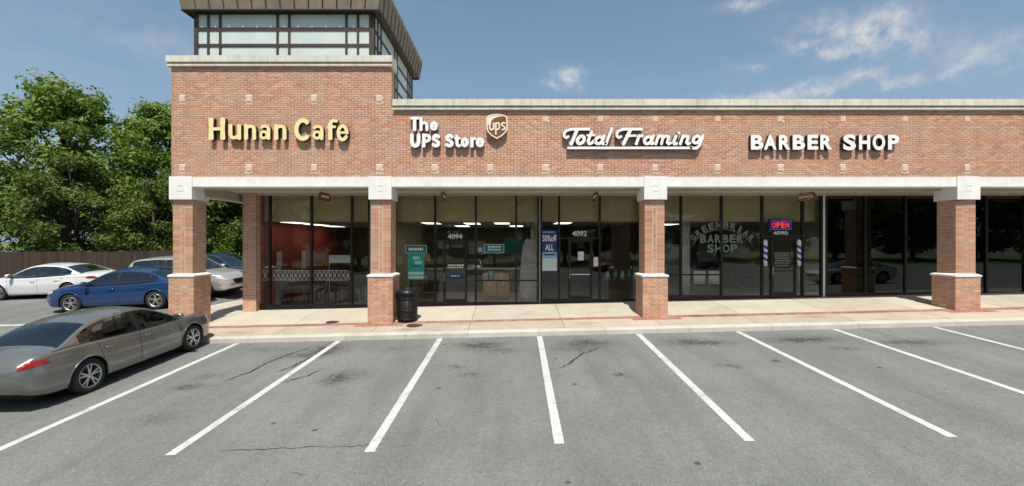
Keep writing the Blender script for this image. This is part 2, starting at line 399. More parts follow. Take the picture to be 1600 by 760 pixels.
def add_stains(m, spots):
    t = NT(m.node_tree); bs = next(n for n in t.t.nodes if n.type == 'BSDF_PRINCIPLED'); src = bs.inputs['Base Color'].links[0].from_socket
    pos = t.n('ShaderNodeNewGeometry').outputs['Position']
    xy = t.n('ShaderNodeVectorMath', {0: pos, 1: (1, 1, 0)}, operation='MULTIPLY').outputs[0]
    nz = t.n('ShaderNodeTexNoise', {'Vector': xy, 'Scale': 5, 'Detail': 6, 'Roughness': .7})
    wv = t.n('ShaderNodeVectorMath', {0: t.n('ShaderNodeVectorMath', {0: nz.outputs['Color'], 1: (.5, .5, .5)}, operation='SUBTRACT').outputs[0], 1: (.5, .35, 0)}, operation='MULTIPLY').outputs[0]
    v = t.n('ShaderNodeVectorMath', {0: xy, 1: wv}, operation='ADD').outputs[0]; tot = None
    for (x, y, rx, ry, s) in spots:
        d = t.n('ShaderNodeVectorMath', {0: t.n('ShaderNodeVectorMath', {0: v, 1: (x, y, 0)}, operation='SUBTRACT').outputs[0], 1: (1/rx, 1/ry, 0)}, operation='MULTIPLY').outputs[0]
        l = t.n('ShaderNodeVectorMath', {0: d, 1: d}, operation='DOT_PRODUCT').outputs['Value']
        g = t.math('MULTIPLY', t.math('EXPONENT', t.math('MULTIPLY', l, -1.0)), s); tot = g if tot is None else t.math('ADD', tot, g)
    c = t.mix(t.math('MINIMUM', tot, .8), src, (.09, .06, .045)); t.t.links.new(c, bs.inputs['Base Color'])
SP = [(5.7, 13.25, .32, .12, .8), (6.5, 13.2, .3, .1, .75), (-6.3, 13.2, .5, .09, .5), (-1.6, 13.0, .5, .12, .35), (2.2, 12.7, .4, .2, .3), (8.9, 12.8, .5, .2, .3), (-8.0, 12.6, .4, .15, .35),
      (10.8, 13.2, .5, .1, .4), (-3.0, 12.5, .3, .1, .45), (0.4, 13.9, .6, .3, .15), (7.4, 14.2, .7, .3, .15)]
for k in ('concrete', 'concrete_pink', 'paver', 'curb'): add_stains(M[k], SP)

# ------------------------------------------------------------------ ground, walk, kerb, markings
def axis(a, b, fine, far):
    v = list(np.arange(a, b+1e-6, fine)); k = fine
    x = b
    while x < far: k *= 1.45; x += k; v.append(x)
    x = a; k = fine
    while x > -far: k *= 1.45; x -= k; v.insert(0, x)
    return v
def build_lot():
    xs = axis(-28, 28, .7, 700); ys = axis(-28, 28, .7, 900); mb = MB()
    mb.v = [(x, y, ground(x, y)) for y in ys for x in xs]
    n = len(xs)
    for j in range(len(ys)-1):
        for i in range(n-1):
            mb.f.append((j*n+i, j*n+i+1, (j+1)*n+i+1, (j+1)*n+i)); mb.m.append(0)
    lot = tag(mb.build('parking_lot', M['asphalt'], smooth=True), kind='structure')
    lr = random.Random(77)
    def line(x0, y0, x1, y1, w=.145, name='parking_line'):
        m = MB(); d = Vector((x1-x0, y1-y0)); L = d.length; d.normalize(); nn = Vector((-d.y, d.x))*w/2
        k = max(2, int(L/.09)); vs = []
        for i in range(k+1):
            p = Vector((x0, y0))+d*L*i/k
            for s in (-1, 1): q = p+nn*s*lr.uniform(.95, 1.05); vs.append((q.x, q.y, ground(q.x, q.y)+.005))
        m.add(vs, [(2*i+1, 2*i, 2*i+2, 2*i+3) for i in range(k)])
        return m.build(name, M['paint'], lot)
    tops = [(372,536),(530,533),(688,529),(843,524),(997,521),(1152,518),(1303,515),(1458,512),(1610,509)]
    ends = [(None),(265,712),(577,707),(874,694),(1172,690)]
    for i, tp in enumerate(tops):
        x0, y0 = ground_pt(*tp); y0 = 11.97
        x0 = (tp[0]-800)/56.6
        if i in (1, 2, 3, 4): x1, y1 = ground_pt(*ends[i])
        else: x1 = x0+.03*(i-3)*.35; y1 = 6.15
        line(x0, y0, x1, y1)
    for k in range(2): line(-10.27-2.74*k-.02, 11.9, -10.35-2.74*k, 6.15)
    # side lot, stalls square to the side wall
    for y in (14.2, 17.0, 19.8, 22.6): line(-12.2, y, -17.2, y)
    # far side of the aisle (seen only mirrored in the windows)
    for k in range(-8, 10): line(-0+2.74*k, -14.5, 2.74*k, -20)
    # cracks, filled with tar
    def crack(pts, w, seed):
        q = random.Random(seed); w *= 1.45; P = [Vector(ground_pt(*p)) for p in pts]; L = []
        for a, b in zip(P, P[1:]):
            k = max(2, int((b-a).length/.07))
            for i in range(k): L.append(a.lerp(b, i/k)+Vector((q.uniform(-.022,.022), q.uniform(-.03,.03))))
        L.append(P[-1]); m = MB(); vs = []
        for i, p in enumerate(L):
            d = (L[min(i+1, len(L)-1)]-L[max(0, i-1)]).normalized(); nn = Vector((-d.y, d.x))
            e = min(1, i/4, (len(L)-1-i)/4)*w*q.uniform(.25, 1.0)/2+.0015
            for s in (-1, 1): r = p+nn*s*e; vs.append((r.x, r.y, ground(r.x, r.y)+.003))
        m.add(vs, [(2*i+1, 2*i, 2*i+2, 2*i+3) for i in range(len(L)-1)])
        m.build('crack', M['tar'], lot)
    for i, (p, w) in enumerate([([(346,598),(372,588),(390,582),(420,566),(450,555),(490,541)], .05),
                     ([(430,582),(455,574),(478,563),(500,552)], .06), ([(430,601),(455,594),(480,588),(505,576)], .04),
                     ([(875,576),(888,569),(897,562),(905,556),(915,550)], .055), ([(905,556),(925,548),(938,541)], .035),
                     ([(276,609),(300,603),(318,596)], .05), ([(340,706),(380,704),(440,701),(510,698)], .02), ([(510,698),(560,697),(600,693)], .013),
                     ([(960,583),(966,588),(973,585)], .05), ([(1205,563),(1216,567)], .05), ([(1115,640),(1122,646)], .03),
                     ([(680,655),(690,668)], .02), ([(620,695),(640,697)], .02), ([(455,740),(480,742)], .03)]): crack(p, w, i)
    return lot
lot = build_lot()

def build_walk():
    base = MB()
    w = tag(MB().box(-11.4, 34, 12.55, 34, -3.6, -2.72).build('sidewalk', M['concrete']), kind='structure')
    def slab(name, m, x0, x1, y0, y1, g=.006, top=0.0):
        x0 += g; x1 -= g; y0 += g; y1 -= g
        z = lambda x, y: walk(x, y)+top
        MB().hexa([(x0,y0,z(x0,y0)-.12),(x1,y0,z(x1,y0)-.12),(x1,y1,z(x1,y1)-.12),(x0,y1,z(x0,y1)-.12),
                   (x0,y0,z(x0,y0)),(x1,y0,z(x1,y0)),(x1,y1,z(x1,y1)),(x0,y1,z(x0,y1))]).build(name, m, w)
    # bedding under the slabs, follows the slope
    b = MB(); X0, X1 = -11.45, 34
    b.hexa([(X0,12.2,-3.4),(X1,12.2,-3.4),(X1,15.6,-3.4),(X0,15.6,-3.4),
            (X0,12.2,walk(X0,12.2)-.03),(X1,12.2,walk(X1,12.2)-.03),(X1,15.6,walk(X1,15.6)-.03),(X0,15.6,walk(X0,15.6)-.03)])
    b.build('bedding', M['mortar'], w)
    xs = [-11.3]+[-1.24+2.74*k for k in range(-3, 13)]
    for x0, x1 in zip(xs, xs[1:]):
        slab('slab', M['concrete_pink'], x0, x1, 12.33, 13.12)
        slab('slab', M['concrete'], x0, x1, 13.36, 15.42)
    # side walk round the left end
    for k in range(6):
        y0 = 15.42+k*2.0; MB().box(-11.29, -9.58, y0+.006, y0+1.994, -2.9, walk(-10.4, 15.6)).build('slab', M['concrete'], w)
    # brick band: three rows of pavers on edge, widened around the columns
    p = MB(); x = -11.28; q = random.Random(3)
    while x < 33:
        for r in range(2):
            y0 = 13.13+r*.112
            z = walk(x, y0)+q.uniform(-.002, .003)
            p.hexa([(x,y0,z-.1),(x+.205,y0,z-.1),(x+.205,y0+.106,z-.1),(x,y0+.106,z-.1),
                    (x,y0,z+.003),(x+.205,y0,z+.007),(x+.205,y0+.106,z+.016),(x,y0+.106,z+.012)])
        x += .212
    tag(p.build('paving_brick', M['paver'], w), kind='stuff')
    # apron of pavers at each column foot
    a = MB()
    for cx in COLX:
        x = cx-.72
        while x < cx+.68:
            for r in range(2):
                y0 = 12.89+r*.115; z = walk(x, y0)
                a.hexa([(x,y0,z-.05),(x+.2,y0,z-.05),(x+.2,y0+.108,z-.05),(x,y0+.108,z-.05),
                        (x,y0,z+.006),(x+.2,y0,z+.011),(x+.2,y0+.108,z+.02),(x,y0+.108,z+.015)])
            x += .207
    tag(a.build('apron_brick', M['paver'], w), kind='stuff')
    # kerb
    kb = tag(MB().box(-11.5, 34, 12.06, 12.28, -3.5, -2.9).build('kerb', M['curb']), kind='structure')
    xs = [-11.45, -10.0, -7.3, -4.6, -2.94, -1.24, .75, 2.6, 4.03, 4.9, 7.2, 9.6, 12.3, 15, 17.7, 20.4, 23.1, 25.8, 30, 34]
    for x0, x1 in zip(xs, xs[1:]):
        x0 += .004; x1 -= .004; c = lambda x: -2.448+.0235*min(26, x)
        vs = []
        for x in (x0, x1): vs += [(x,12.0,c(x)-.5),(x,12.02,c(x)-.02),(x,12.045,c(x)+.002),(x,12.32,c(x)+.014),(x,12.32,c(x)-.5)]
        MB().add(vs, [(0,5,6,1),(1,6,7,2),(2,7,8,3),(3,8,9,4),(4,3,2,1,0),(5,6,7,8,9)]).build('kerb_stone', M['curb'], kb)
    for k in range(8):
        y0 = 12.0+k*2.4; z = lambda y: max(walk(-11.3, y), ground(-12.6, y)+.12)
        z0, z1 = (-2.70 if k == 0 else walk(-11.4, y0)), walk(-11.4, y0+2.4)
        MB().hexa([(-11.62,y0+.004,-3.3),(-11.3,y0+.004,-3.3),(-11.3,y0+2.396,-3.3),(-11.62,y0+2.396,-3.3),
                   (-11.60,y0+.004,z0),(-11.3,y0+.004,z0+.01),(-11.3,y0+2.396,z1+.01),(-11.60,y0+2.396,z1)]).build('kerb_stone', M['curb'], kb)
COLX = [PX(284, 13.15), PX(594.5, 13.15), PX(1023.5, 13.15), PX(1511, 13.15), PX(1511, 13.15)+7.9, PX(1511, 13.15)+15.8]
build_walk()
for (px, py, r, lab) in [(648, 508.5, .24, 'round rusty utility cover set in the walk beside the litter bin'),
                    (520, 503.5, .20, 'flat dark iron cover in the walk between the first two brick columns')]:
    Y = 12.9
    for _ in range(40): Y = F*(-walk(PX(px, Y), Y))/(py-380)
    x = PX(px, Y); z = walk(x, Y)
    tag(MB().lathe([(1e-3,.014),(r*.8,.014),(r*.82,.010),(r*.88,.010),(r*.9,.014),(r,.012),(r,-.02)], (x,Y,z), 24).build('utility_cover', M['iron']), lab, 'manhole cover')

# ------------------------------------------------------------------ the building
BT = thing('shopping_center', 'long red brick row of shops with brick columns and a glazed roof tower', 'building', (-6, 18, -2.2))
BUDGET = [300]
FY = 13.15
brick_cache = {}
def brick_piece(parent, stuff, x0, x1, y0, y1, z0, z1, single):
    """one brick, either an object of its own or into the joined rest"""
    if single and BUDGET[0] > 0:
        BUDGET[0] -= 1
        key = (round(x1-x0, 3), round(y1-y0, 3), round(z1-z0, 3))
        me = brick_cache.get(key)
        if me is None:
            a, b, c = key; me = bpy.data.meshes.new('brick')
            me.from_pydata([(0,0,0),(a,0,0),(a,b,0),(0,b,0),(0,0,c),(a,0,c),(a,b,c),(0,b,c)], [],
                           [(0,3,2,1),(4,5,6,7),(0,1,5,4),(1,2,6,5),(2,3,7,6),(3,0,4,7)])
            me.materials.append(M['brick']); brick_cache[key] = me
        o = bpy.data.objects.new('brick', me); col.objects.link(o)
        g = ORG[parent.name]; o.location = (x0-g.x, y0-g.y, z0-g.z); o.parent = parent
    else: stuff.box(x0, x1, y0, y1, z0, z1)
CH, JT, BL = .0677, .0145, .2032
def brick_front(stuff, x0, x1, z0, z1, y, skip=()):
    """running bond on a wall facing the camera; bricks stand proud of the mortar"""
    n = int(round((z1-z0)/CH)); ch = (z1-z0)/n
    for r in range(n):
        a = z0+r*ch+JT/2; b = z0+(r+1)*ch-JT/2
        x = x0-(BL/2 if r % 2 else 0)
        while x < x1-1e-4:
            u, v = max(x+JT/2, x0), min(x+BL-JT/2, x1)
            if v-u > .02:
                hit = False
                for (sx0, sx1, sz0, sz1) in skip:
                    if u < sx1 and v > sx0 and a < sz1 and b > sz0:
                        hit = True
                        if sx0-u > .03: stuff.box(u, sx0-.006, y-.004, y+.02, a, b)
                        if v-sx1 > .03: stuff.box(sx1+.006, v, y-.004, y+.02, a, b)
                if not hit: stuff.box(u, v, y-.003-rnd.uniform(0, .003), y+.02, a, b)
            x += BL
def brick_side(stuff, y0, y1, z0, z1, x, s):
    n = int(round((z1-z0)/CH)); ch = (z1-z0)/n
    for r in range(n):
        a = z0+r*ch+JT/2; b = z0+(r+1)*ch-JT/2; y = y0-(BL/2 if r % 2 else 0)
        while y < y1-1e-4:
            u, v = max(y+JT/2, y0), min(y+BL-JT/2, y1)
            if v-u > .02: stuff.box(*sorted((x-.02*s, x+.008*s)), u, v, a, b)
            y += BL

# levels
ZB0, ZB1 = PZ(292, FY), PZ(277, FY)            # white beam
XL, XC, XR = PX(268, FY), PX(611.5, FY), 33.0   # cafe block left and right, end of building
ZLOW, ZHIGH = PZ(170, FY), PZ(102, FY)
facade = MB().box(XL, XC, FY+.004, FY+.32, ZB0+.02, ZHIGH+.02).box(XC+.001, XR, FY+.004, FY+.32, ZB0+.02, ZLOW+.02).build('facade_wall', M['mortar'], BT)
# accent tiles
acc = []
for px in (285, 389, 490.5, 592.5): acc += [(px, 154), (px, 262.5)]
for px in (679, 766, 852, 938, 1024, 1121.5, 1219, 1317, 1414, 1511): acc.append((px, 262.5))
for px in (852, 938, 1024, 1121.5, 1219, 1317, 1414, 1511): acc.append((px, 185.5))
skips = []
for px, py in acc:
    x, z = PX(px, FY), PZ(py, FY); h = .085
    z = ZB1+round((z-ZB1)/CH*1)*CH; skips.append((x-h, x+h, z-CH*1.25+.004, z+CH*1.25-.004))
    box('accent_tile', M['accent'], facade, x-h+.005, x+h-.005, FY-.016, FY+.02, z-CH*1.2, z+CH*1.2)
s = MB()
brick_front(s, XL, XC-.002, ZB1+.005, ZHIGH, FY, skips)
brick_front(s, XC, 16.5, ZB1+.005, ZLOW, FY, skips)
brick_side(s, FY, FY+.32, ZLOW+.2, ZHIGH, XC, 1)
brick_side(s, FY, FY+.32, ZB1+.005, ZHIGH, XL, -1)
tag(s.build('brickwork', M['brick'], facade), kind='stuff')
s = MB(); brick_front(s, 16.5, XR, ZB1+.005, ZLOW, FY)
tag(s.build('brickwork', M['brick'], facade), kind='stuff')

# coping: upper projecting band, groove, lower thin band, in lengths
def coping(x0, x1, py_top, depth=.44, step=3.05):
    Yf = FY-.13; zt = PZ(py_top, Yf); x = x0
    while x < x1-.1:
        e = min(x+step, x1)
        if x1-e < .8: e = x1
        a, b = x+.003, e-.003; m = MB()
        prof = [(Yf, zt), (Yf, zt-.19), (Yf+.06, zt-.2), (Yf+.06, zt-.225), (Yf+.035, zt-.23), (Yf+.035, zt-.30), (FY+.01, zt-.31), (FY+depth, zt-.31), (FY+depth, zt+.02)]
        n = len(prof); vs = [(a, y, z) for y, z in prof]+[(b, y, z) for y, z in prof]
        m.add(vs, [(i, i+n, (i+1)%n+n, (i+1)%n) for i in range(n)]+[tuple(range(n)), tuple(range(2*n-1, n-1, -1))])
        m.build('coping_stone', M['coping'], BT); x = e
coping(XL-.075, XC+.06, 86.5); coping(XC+.062, XR, 155)
# beam, soffit, end beam
x = XL-.0
segs = [PX(268, FY)]+COLX[1:]+[XR]
for x0, x1 in zip(segs, segs[1:]):
    box('beam', M['stucco'], BT, x0+.001, x1-.001, FY-.02, FY+.5, ZB0, ZB1)
box('soffit_trim', M['soffit_edge'], BT, XL+.3, XR, FY+.45, FY+.56, ZB0-.055, ZB0-.002)
box('soffit', M['soffit'], BT, XL, XR, FY+.5, 15.5, ZB0+.03, ZB0+.12)
box('soffit_trim', M['soffit_edge'], BT, -9.5, XR, 15.20, 15.36, ZB0-.03, ZB0+.028)
box('end_beam', M['soffit_edge'], BT, XL+.35, PX(306, FY), FY+.5, 15.5, 1.46, ZB0+.02)
box('end_wall', M['mortar'], BT, XL+.004, XL+.3, FY+.33, 23, 1.5, 4.1)
# columns
def column(ci, cx):
    wb, ws, wc = .76, .60, .69; yf = FY
    zt, zc0 = ZB1+.012, PZ(312, FY); zband = PZ(431.5, FY-.03)
    zg = walk(cx, FY)
    c = MB().box(cx-ws/2+.008, cx+ws/2-.008, yf+.008+.04, yf+.04+ws-.01, zband, zc0+.02).box(cx-wb/2+.008, cx+wb/2-.008, yf+.008-.03, yf+wb-.04, zg-.1, zband).build('column', M['mortar'], BT)
    s = MB(); single = ci in (1, 2)
    n = int(round((zc0-zband-.06)/CH)); z0 = zband+.06; ch = (zc0-z0)/n
    for r in range(n):
        a, b = z0+r*ch+JT/2, z0+(r+1)*ch-JT/2
        y0 = yf+.04; xs = (-ws/2, -.0545, .0545, ws/2)
        for u, v in zip(xs, xs[1:]):
            brick_piece(c, s, cx+u+(JT/2 if u > -.2 else 0), cx+v-(JT/2 if v < .2 else 0), y0-rnd.choice((0, .002)), y0+.09, a, b, single)
        yy = [y0+.10, y0+.30, y0+.50, y0+ws] if r % 2 else [y0+.10, y0+.2, y0+.4, y0+ws]
        for u, v in zip(yy, yy[1:]):
            for sx in (-1, 1): s.box(*sorted((cx+sx*(ws/2-.03), cx+sx*ws/2)), u, v-JT, a, b)
    n = int(round((zband-.02-zg)/CH)); ch = (zband-.02-zg)/n
    for r in range(n):
        a, b = zg+r*ch+JT/2, zg+(r+1)*ch-JT/2; y0 = yf-.03
        xs = [-wb/2, -wb/2+BL, -wb/2+2*BL, -wb/2+3*BL, wb/2] if r % 2 else [-wb/2, -wb/2+.15, -wb/2+.15+BL, -wb/2+.15+2*BL, wb/2]
        for u, v in zip(xs, xs[1:]):
            brick_piece(c, s, cx+u+(JT/2 if u > -wb/2 else 0), cx+v-(JT/2 if v < wb/2 else 0), y0, y0+.09, a, b, single)
        yy = [y0+.10, y0+.30, y0+.50, y0+.70, y0+wb] if r % 2 else [y0+.10, y0+.2, y0+.4, y0+.6, y0+wb]
        for u, v in zip(yy, yy[1:]):
            for sx in (-1, 1): s.box(*sorted((cx+sx*(wb/2-.03), cx+sx*wb/2)), u, v-JT, a, b)
    tag(s.build('brickwork', M['brick'], c), kind='stuff')
    m = MB()   # sloped white band
    for (h0, h1, z0_, z1_) in ((wb/2+.02, wb/2+.025, zband-.03, zband+.02), (wb/2+.025, ws/2+.002, zband+.02, zband+.065)):
        m.hexa([(cx-h0, yf-.03-(h0-wb/2), z0_), (cx+h0, yf-.03-(h0-wb/2), z0_), (cx+h0, yf-.03+wb/2+h0, z0_), (cx-h0, yf-.03+wb/2+h0, z0_),
                (cx-h1, yf+.35-h1-(0 if h1 < .33 else 0), z1_), (cx+h1, yf+.35-h1, z1_), (cx+h1, yf+.35+h1, z1_), (cx-h1, yf+.35+h1, z1_)])
    m.build('band_stone', M['stucco'], c)
    q = MB().box(cx-wc/2, cx+wc/2, yf-.055, yf+wc, zc0, zt)
    q.build('cap_block', M['stucco'], c)
    zc = (zc0+zt)/2   # shallow framed square on the face
    m = MB()
    for (a0, a1, b0, b1) in ((-.09,.09,.07,.09), (-.09,.09,-.09,-.07), (-.09,-.07,-.07,.07), (.07,.09,-.07,.07)):
        m.box(cx+a0, cx+a1, yf-.063, yf-.05, zc+b0, zc+b1)
    m.build('cap_moulding', M['stucco'], c)
for i, cx in enumerate(COLX): column(i, cx)
# pier at the corner of the shops and side wall
GY = 15.4
px0, px1 = PX(379, 15.15), PX(400.5, 15.15)
pier = MB().box(px0+.008, px1-.008, 15.158, 15.6, -2.6, ZB0+.02).build('corner_pier', M['mortar'], BT)
s = MB(); brick_front(s, px0, px1, -2.40, ZB0+.02, 15.158); brick_side(s, 15.15, 15.6, -2.4, ZB0, px1-.008, 1); brick_side(s, 15.15, 15.6, -2.4, ZB0, px0+.008, -1)
tag(s.build('brickwork', M['brick'], pier), kind='stuff')
sw = box('side_wall', M['mortar'], BT, px0+.008, px0+.2, 15.601, 30, -2.8, 4.05)
s = MB(); brick_side(s, 15.6, 24, -2.4, ZB0, px0+.008, -1); tag(s.build('brickwork', M['brick'], sw), kind='stuff')
box('back_wall', M['mortar'], BT, px0+.01, XR, 30.001, 30.2, -3, 4.05)
box('flat_roof', M['soffit'], BT, XL+.01, XR, FY+.33, 30.2, 3.75, 3.95)
box('end_wall', M['mortar'], BT, XR+.002, XR+.25, FY, 30.2, -3, 4.1)

# ------------------------------------------------------------------ roof tower
def tower():
    T = MB().box(PX(303,16)+.06, PX(585,16)-.06, 16.06, 16+6.0, 3.96, PZ(20, 16)).build('roof_tower', M['tower_glass'], BT)
    x0, x1, y0 = PX(303, 16), PX(585, 16), 16.0; W = x1-x0; y1 = y0+6.2
    zt = PZ(20, 16); rows = [zt, PZ(45.5,16), PZ(70.5,16)]
    while rows[-1] > 4.3: rows.append(rows[-1]-.59)
    rows[-1] = 3.98
    fr = [0, .022, .072, .084, .138, .150, .456, .468, .521, .533, .838, .850, .902, .914, .970, 1.0]
    fr = [(fr[i], fr[i+1]) for i in range(0, len(fr), 2)]
    for side in range(2):
        if side == 0: place = lambda a0, a1, b0, b1, z0, z1: (x0+a0*W, x0+a1*W, y0+b0, y0+b1, z0, z1)
        else: place = lambda a0, a1, b0, b1, z0, z1: (x1-b1, x1-b0, y0+a0*6.2+.001, y0+a1*6.2-.001, z0, z1)
        for a0, a1 in fr: box('mullion', M['roofdark'], T, *place(a0, a1, -.0, .10, 3.97, zt))
        for z in rows[:-1]:
            box('transom', M['roofdark'], T, *place(.0221, .9699, .012, .09, z-.06, z+.05))
        gaps = [(fr[i][1], fr[i+1][0]) for i in range(len(fr)-1)]
        for i in range(len(rows)-1):
            for a0, a1 in gaps: box('pane', M['tower_glass'], T, *place(a0, a1, .04, .055, rows[i+1]+.05, rows[i]-.06))
    for xx in (x0,): box('mullion', M['roofdark'], T, xx-.01, xx+.05, y0+.11, y1, 3.97, zt)
    # fascia of standing metal panels flaring outwards upwards
    zf0, zf1 = PZ(13.5, 15.75), PZ(13.5, 15.75)+.95; o0, o1 = .24, .40
    def ring(o, z): return [(x0-o, y0-o, z), (x1+o, y0-o, z), (x1+o, y1+o, z), (x0-o, y1+o, z)]
    MB().add(ring(o0-.02, zf0)+ring(o1-.02, zf1), [(3,2,1,0), (4,5,6,7), (0,1,5,4), (1,2,6,5), (2,3,7,6), (3,0,4,7)]).build('tower_roof', M['roofdark'], T)
    A, B = ring(o0, zf0-.03), ring(o1, zf1)
    for k in range(4):
        a, b, c, d = (Vector(A[k]), Vector(A[(k+1)%4]), Vector(B[(k+1)%4]), Vector(B[k]))
        n = 14; nrm = (b-a).cross(d-a).normalized()
        for i in range(n):
            u0, u1 = i/n+.0025, (i+1)/n-.0025
            p = [a.lerp(b, u0), a.lerp(b, u1), d.lerp(c, u1), d.lerp(c, u0)]
            q = [v-nrm*.02 for v in p]; p = [v+nrm*(.006 if i % 2 else .002) for v in p]
            m = MB().add(q+p, [(4,5,6,7), (0,1,5,4), (1,2,6,5), (2,3,7,6), (3,0,4,7)])
            w = (b-a).normalized()*.016   # standing seam
            e0, e1 = a.lerp(b, u1), d.lerp(c, u1)
            m.add([e0-w+nrm*.004, e0+w*.2+nrm*.004, e1+w*.2+nrm*.004, e1-w+nrm*.004, e0-w+nrm*.045, e0+w*.2+nrm*.045, e1+w*.2+nrm*.045, e1-w+nrm*.045],
                  [(4,5,6,7), (0,1,5,4), (1,2,6,5), (2,3,7,6), (3,0,4,7)])
            m.build('fascia_panel', M['roofmetal'], T)
    m = MB()   # drip edge
    for k in range(4):
        a, b = Vector(ring(o0+.02, zf0-.05)[k]), Vector(ring(o0+.02, zf0-.05)[(k+1)%4])
        m.tube([a, b], .03, 6)
    m.build('drip_edge', M['roofdark'], T)
tower()

# ------------------------------------------------------------------ shopfronts
GT = PZ(304.5, GY)
def front(xs, zf, rail=None, name='shopfront', glass='glass', door=None, sill=.11):
    """xs: mullion centres in photo pixels; door=(bay, left px, right px, top py)"""
    X = [PX(p, GY) for p in xs]; zs = zf+sill
    o = MB().box(X[0]-.03, X[-1]+.03, GY-.05, GY+.08, zf-.12, zs).build(name, M['bronze'], BT)
    box('frame_head', M['bronze'], o, X[0]-.03, X[-1]+.03, GY-.05, GY+.08, GT, ZB0+.1)
    for x in X: box('mullion', M['bronze'], o, x-.034, x+.034, GY-.052, GY+.07, zs, GT)
    for i, (a, b) in enumerate(zip(X, X[1:])):
        a += .034; b -= .034
        if door and door[0] == i:
            dl, dr, dt = PX(door[1], GY), PX(door[2], GY), PZ(door[3], GY)
            box('transom', M['bronze'], o, a, b, GY-.05, GY+.06, dt, dt+.07)
            box('pane', M[glass], o, a, b, GY-.004, GY+.008, dt+.07, GT)
            for u, v in ((a, dl), (dr, b)):
                if v-u > .1: box('pane', M[glass], o, u, v, GY-.004, GY+.008, zs, dt)
            D = MB().box(dl, dl+.075, GY-.06, GY+.02, zf+.01, dt-.005).box(dr-.075, dr, GY-.06, GY+.02, zf+.01, dt-.005)
            D.box(dl+.076, dr-.076, GY-.058, GY+.018, zf+.01, zf+.22).box(dl+.076, dr-.076, GY-.058, GY+.018, dt-.1, dt-.005)
            D.build('door', M['bronze'], BT); d = bpy.data.objects[-1] if False else None
            dd = DOORS_LAST = [c for c in BT.children if c.name.startswith('door')][-1]
            box('pane', M[glass], dd, dl+.075, dr-.075, GY-.03, GY-.02, zf+.22, dt-.1)
            MB().tube([(dl+.09, GY-.1, zf+.98), (dr-.09, GY-.1, zf+.98)], .018, 8).tube([(dl+.12, GY-.1, zf+.98), (dl+.12, GY-.02, zf+.98)], .012, 6).tube([(dr-.12, GY-.1, zf+.98), (dr-.12, GY-.02, zf+.98)], .012, 6).build('push_bar', M['chrome' if door[1] > 870 and door[1] < 900 else 'black'], dd)
            MB().tube([(dl+.04, GY-.1, zf+.85), (dl+.04, GY-.1, zf+1.15)], .014, 8).build('handle', M['chrome'], dd)
            # plinth does not run under the leaf
        elif rail is not None and (a-.034) >= PX(rail[1], GY)-.01 and (b+.034) <= PX(rail[2], GY)+.01:
            zr = PZ(rail[0], GY)
            box('pane', M[glass], o, a, b, GY-.004, GY+.008, zs, zr-.025)
            box('pane', M[glass], o, a, b, GY-.004, GY+.008, zr+.025, GT)
            box('rail', M['bronze'], o, a, b, GY-.045, GY+.05, zr-.025, zr+.025)
        else: box('pane', M[glass], o, a, b, GY-.004, GY+.008, zs, GT)
    return o
ZF = dict(cafe=-2.285, ship=-2.20, frame=-2.085, barber=-1.965, dark=-1.86)
front([403, 422, 487, 550, 577], ZF['cafe'])
front([617.5, 680, 743.5, 806.5, 841], ZF['ship'], rail=(438.5, 743, 842), door=(1, 693, 730, 378))
front([845.5, 873.5, 937, 1001], ZF['frame'], rail=(432, 846, 874), door=(1, 888, 925, 374))
front([1034, 1063.7, 1127, 1190.5, 1253.7, 1283], ZF['barber'], rail=(429.5, 1033, 1128), door=(3, 1203.5, 1243, 371))
front([1290, 1351, 1414, 1477, 1540, 1600, 1660], ZF['dark'], name='dark_shopfront', glass='dkglass')
front([1720, 1790, 1860, 1930, 2000, 2070, 2140], ZF['dark']+.08, name='dark_shopfront', glass='dkglass')
box('party_wall', M['stucco'], BT, PX(1283, GY)+.035, PX(1290, GY)-.035, GY-.03, GY+.3, -2.1, ZB0+.03)
box('party_wall', M['stucco'], BT, PX(841, GY)+.035, PX(845.5, GY)-.035, GY-.02, GY+.3, -2.3, ZB0+.03)
box('party_wall', M['stucco'], BT, PX(577, GY)+.036, PX(617.5, GY)-.036, GY-.03, GY+.3, -2.5, ZB0+.03)
box('party_wall', M['stucco'], BT, PX(1001, GY)+.036, PX(1034, GY)-.036, GY-.03, GY+.3, -2.3, ZB0+.03)
box('party_wall', M['stucco'], BT, PX(1660, GY)+.036, PX(1720, GY)-.036, GY-.03, GY+.3, -2.3, ZB0+.03)
# rooms behind the glass
ZC = PZ(346, 15.75)
def room(x0, x1, zf, wl, wr, wb, depth=7.5, lights=(), bulk='drywall'):
    y1 = GY+depth
    box('room_floor', M['floor'], BT, x0, x1, GY+.09, y1, zf-.15, zf)
    box('room_ceiling', M['ceil'], BT, x0, x1, 15.92, y1, ZC+.0, ZC+.1)
    box('bulkhead', M[bulk], BT, x0, x1, 15.75, 15.915, ZC-.01, ZB0+.1)
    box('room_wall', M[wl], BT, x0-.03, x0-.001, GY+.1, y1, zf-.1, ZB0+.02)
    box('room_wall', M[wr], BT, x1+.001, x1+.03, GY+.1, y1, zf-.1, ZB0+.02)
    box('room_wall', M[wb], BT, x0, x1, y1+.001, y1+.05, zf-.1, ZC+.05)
    for (x, y) in lights:
        box('ceiling_light', M['panel'], BT, x-.3, x+.3, y-.6, y+.6, ZC-.015, ZC-.002)
xp1, xp2, xp3, xp4 = PX(597, GY), PX(843, GY), PX(1017, GY), PX(1286.5, GY)
room(px0+.26, xp1-.05, ZF['cafe'], 'redwall', 'brownwall', 'brownwall', lights=[(-8.4, 16.9), (-8.4, 18.7), (-8.4, 20.5), (-6.0, 21.4)], bulk='drywall')  # left row of ceiling panels added to brighten the red wall
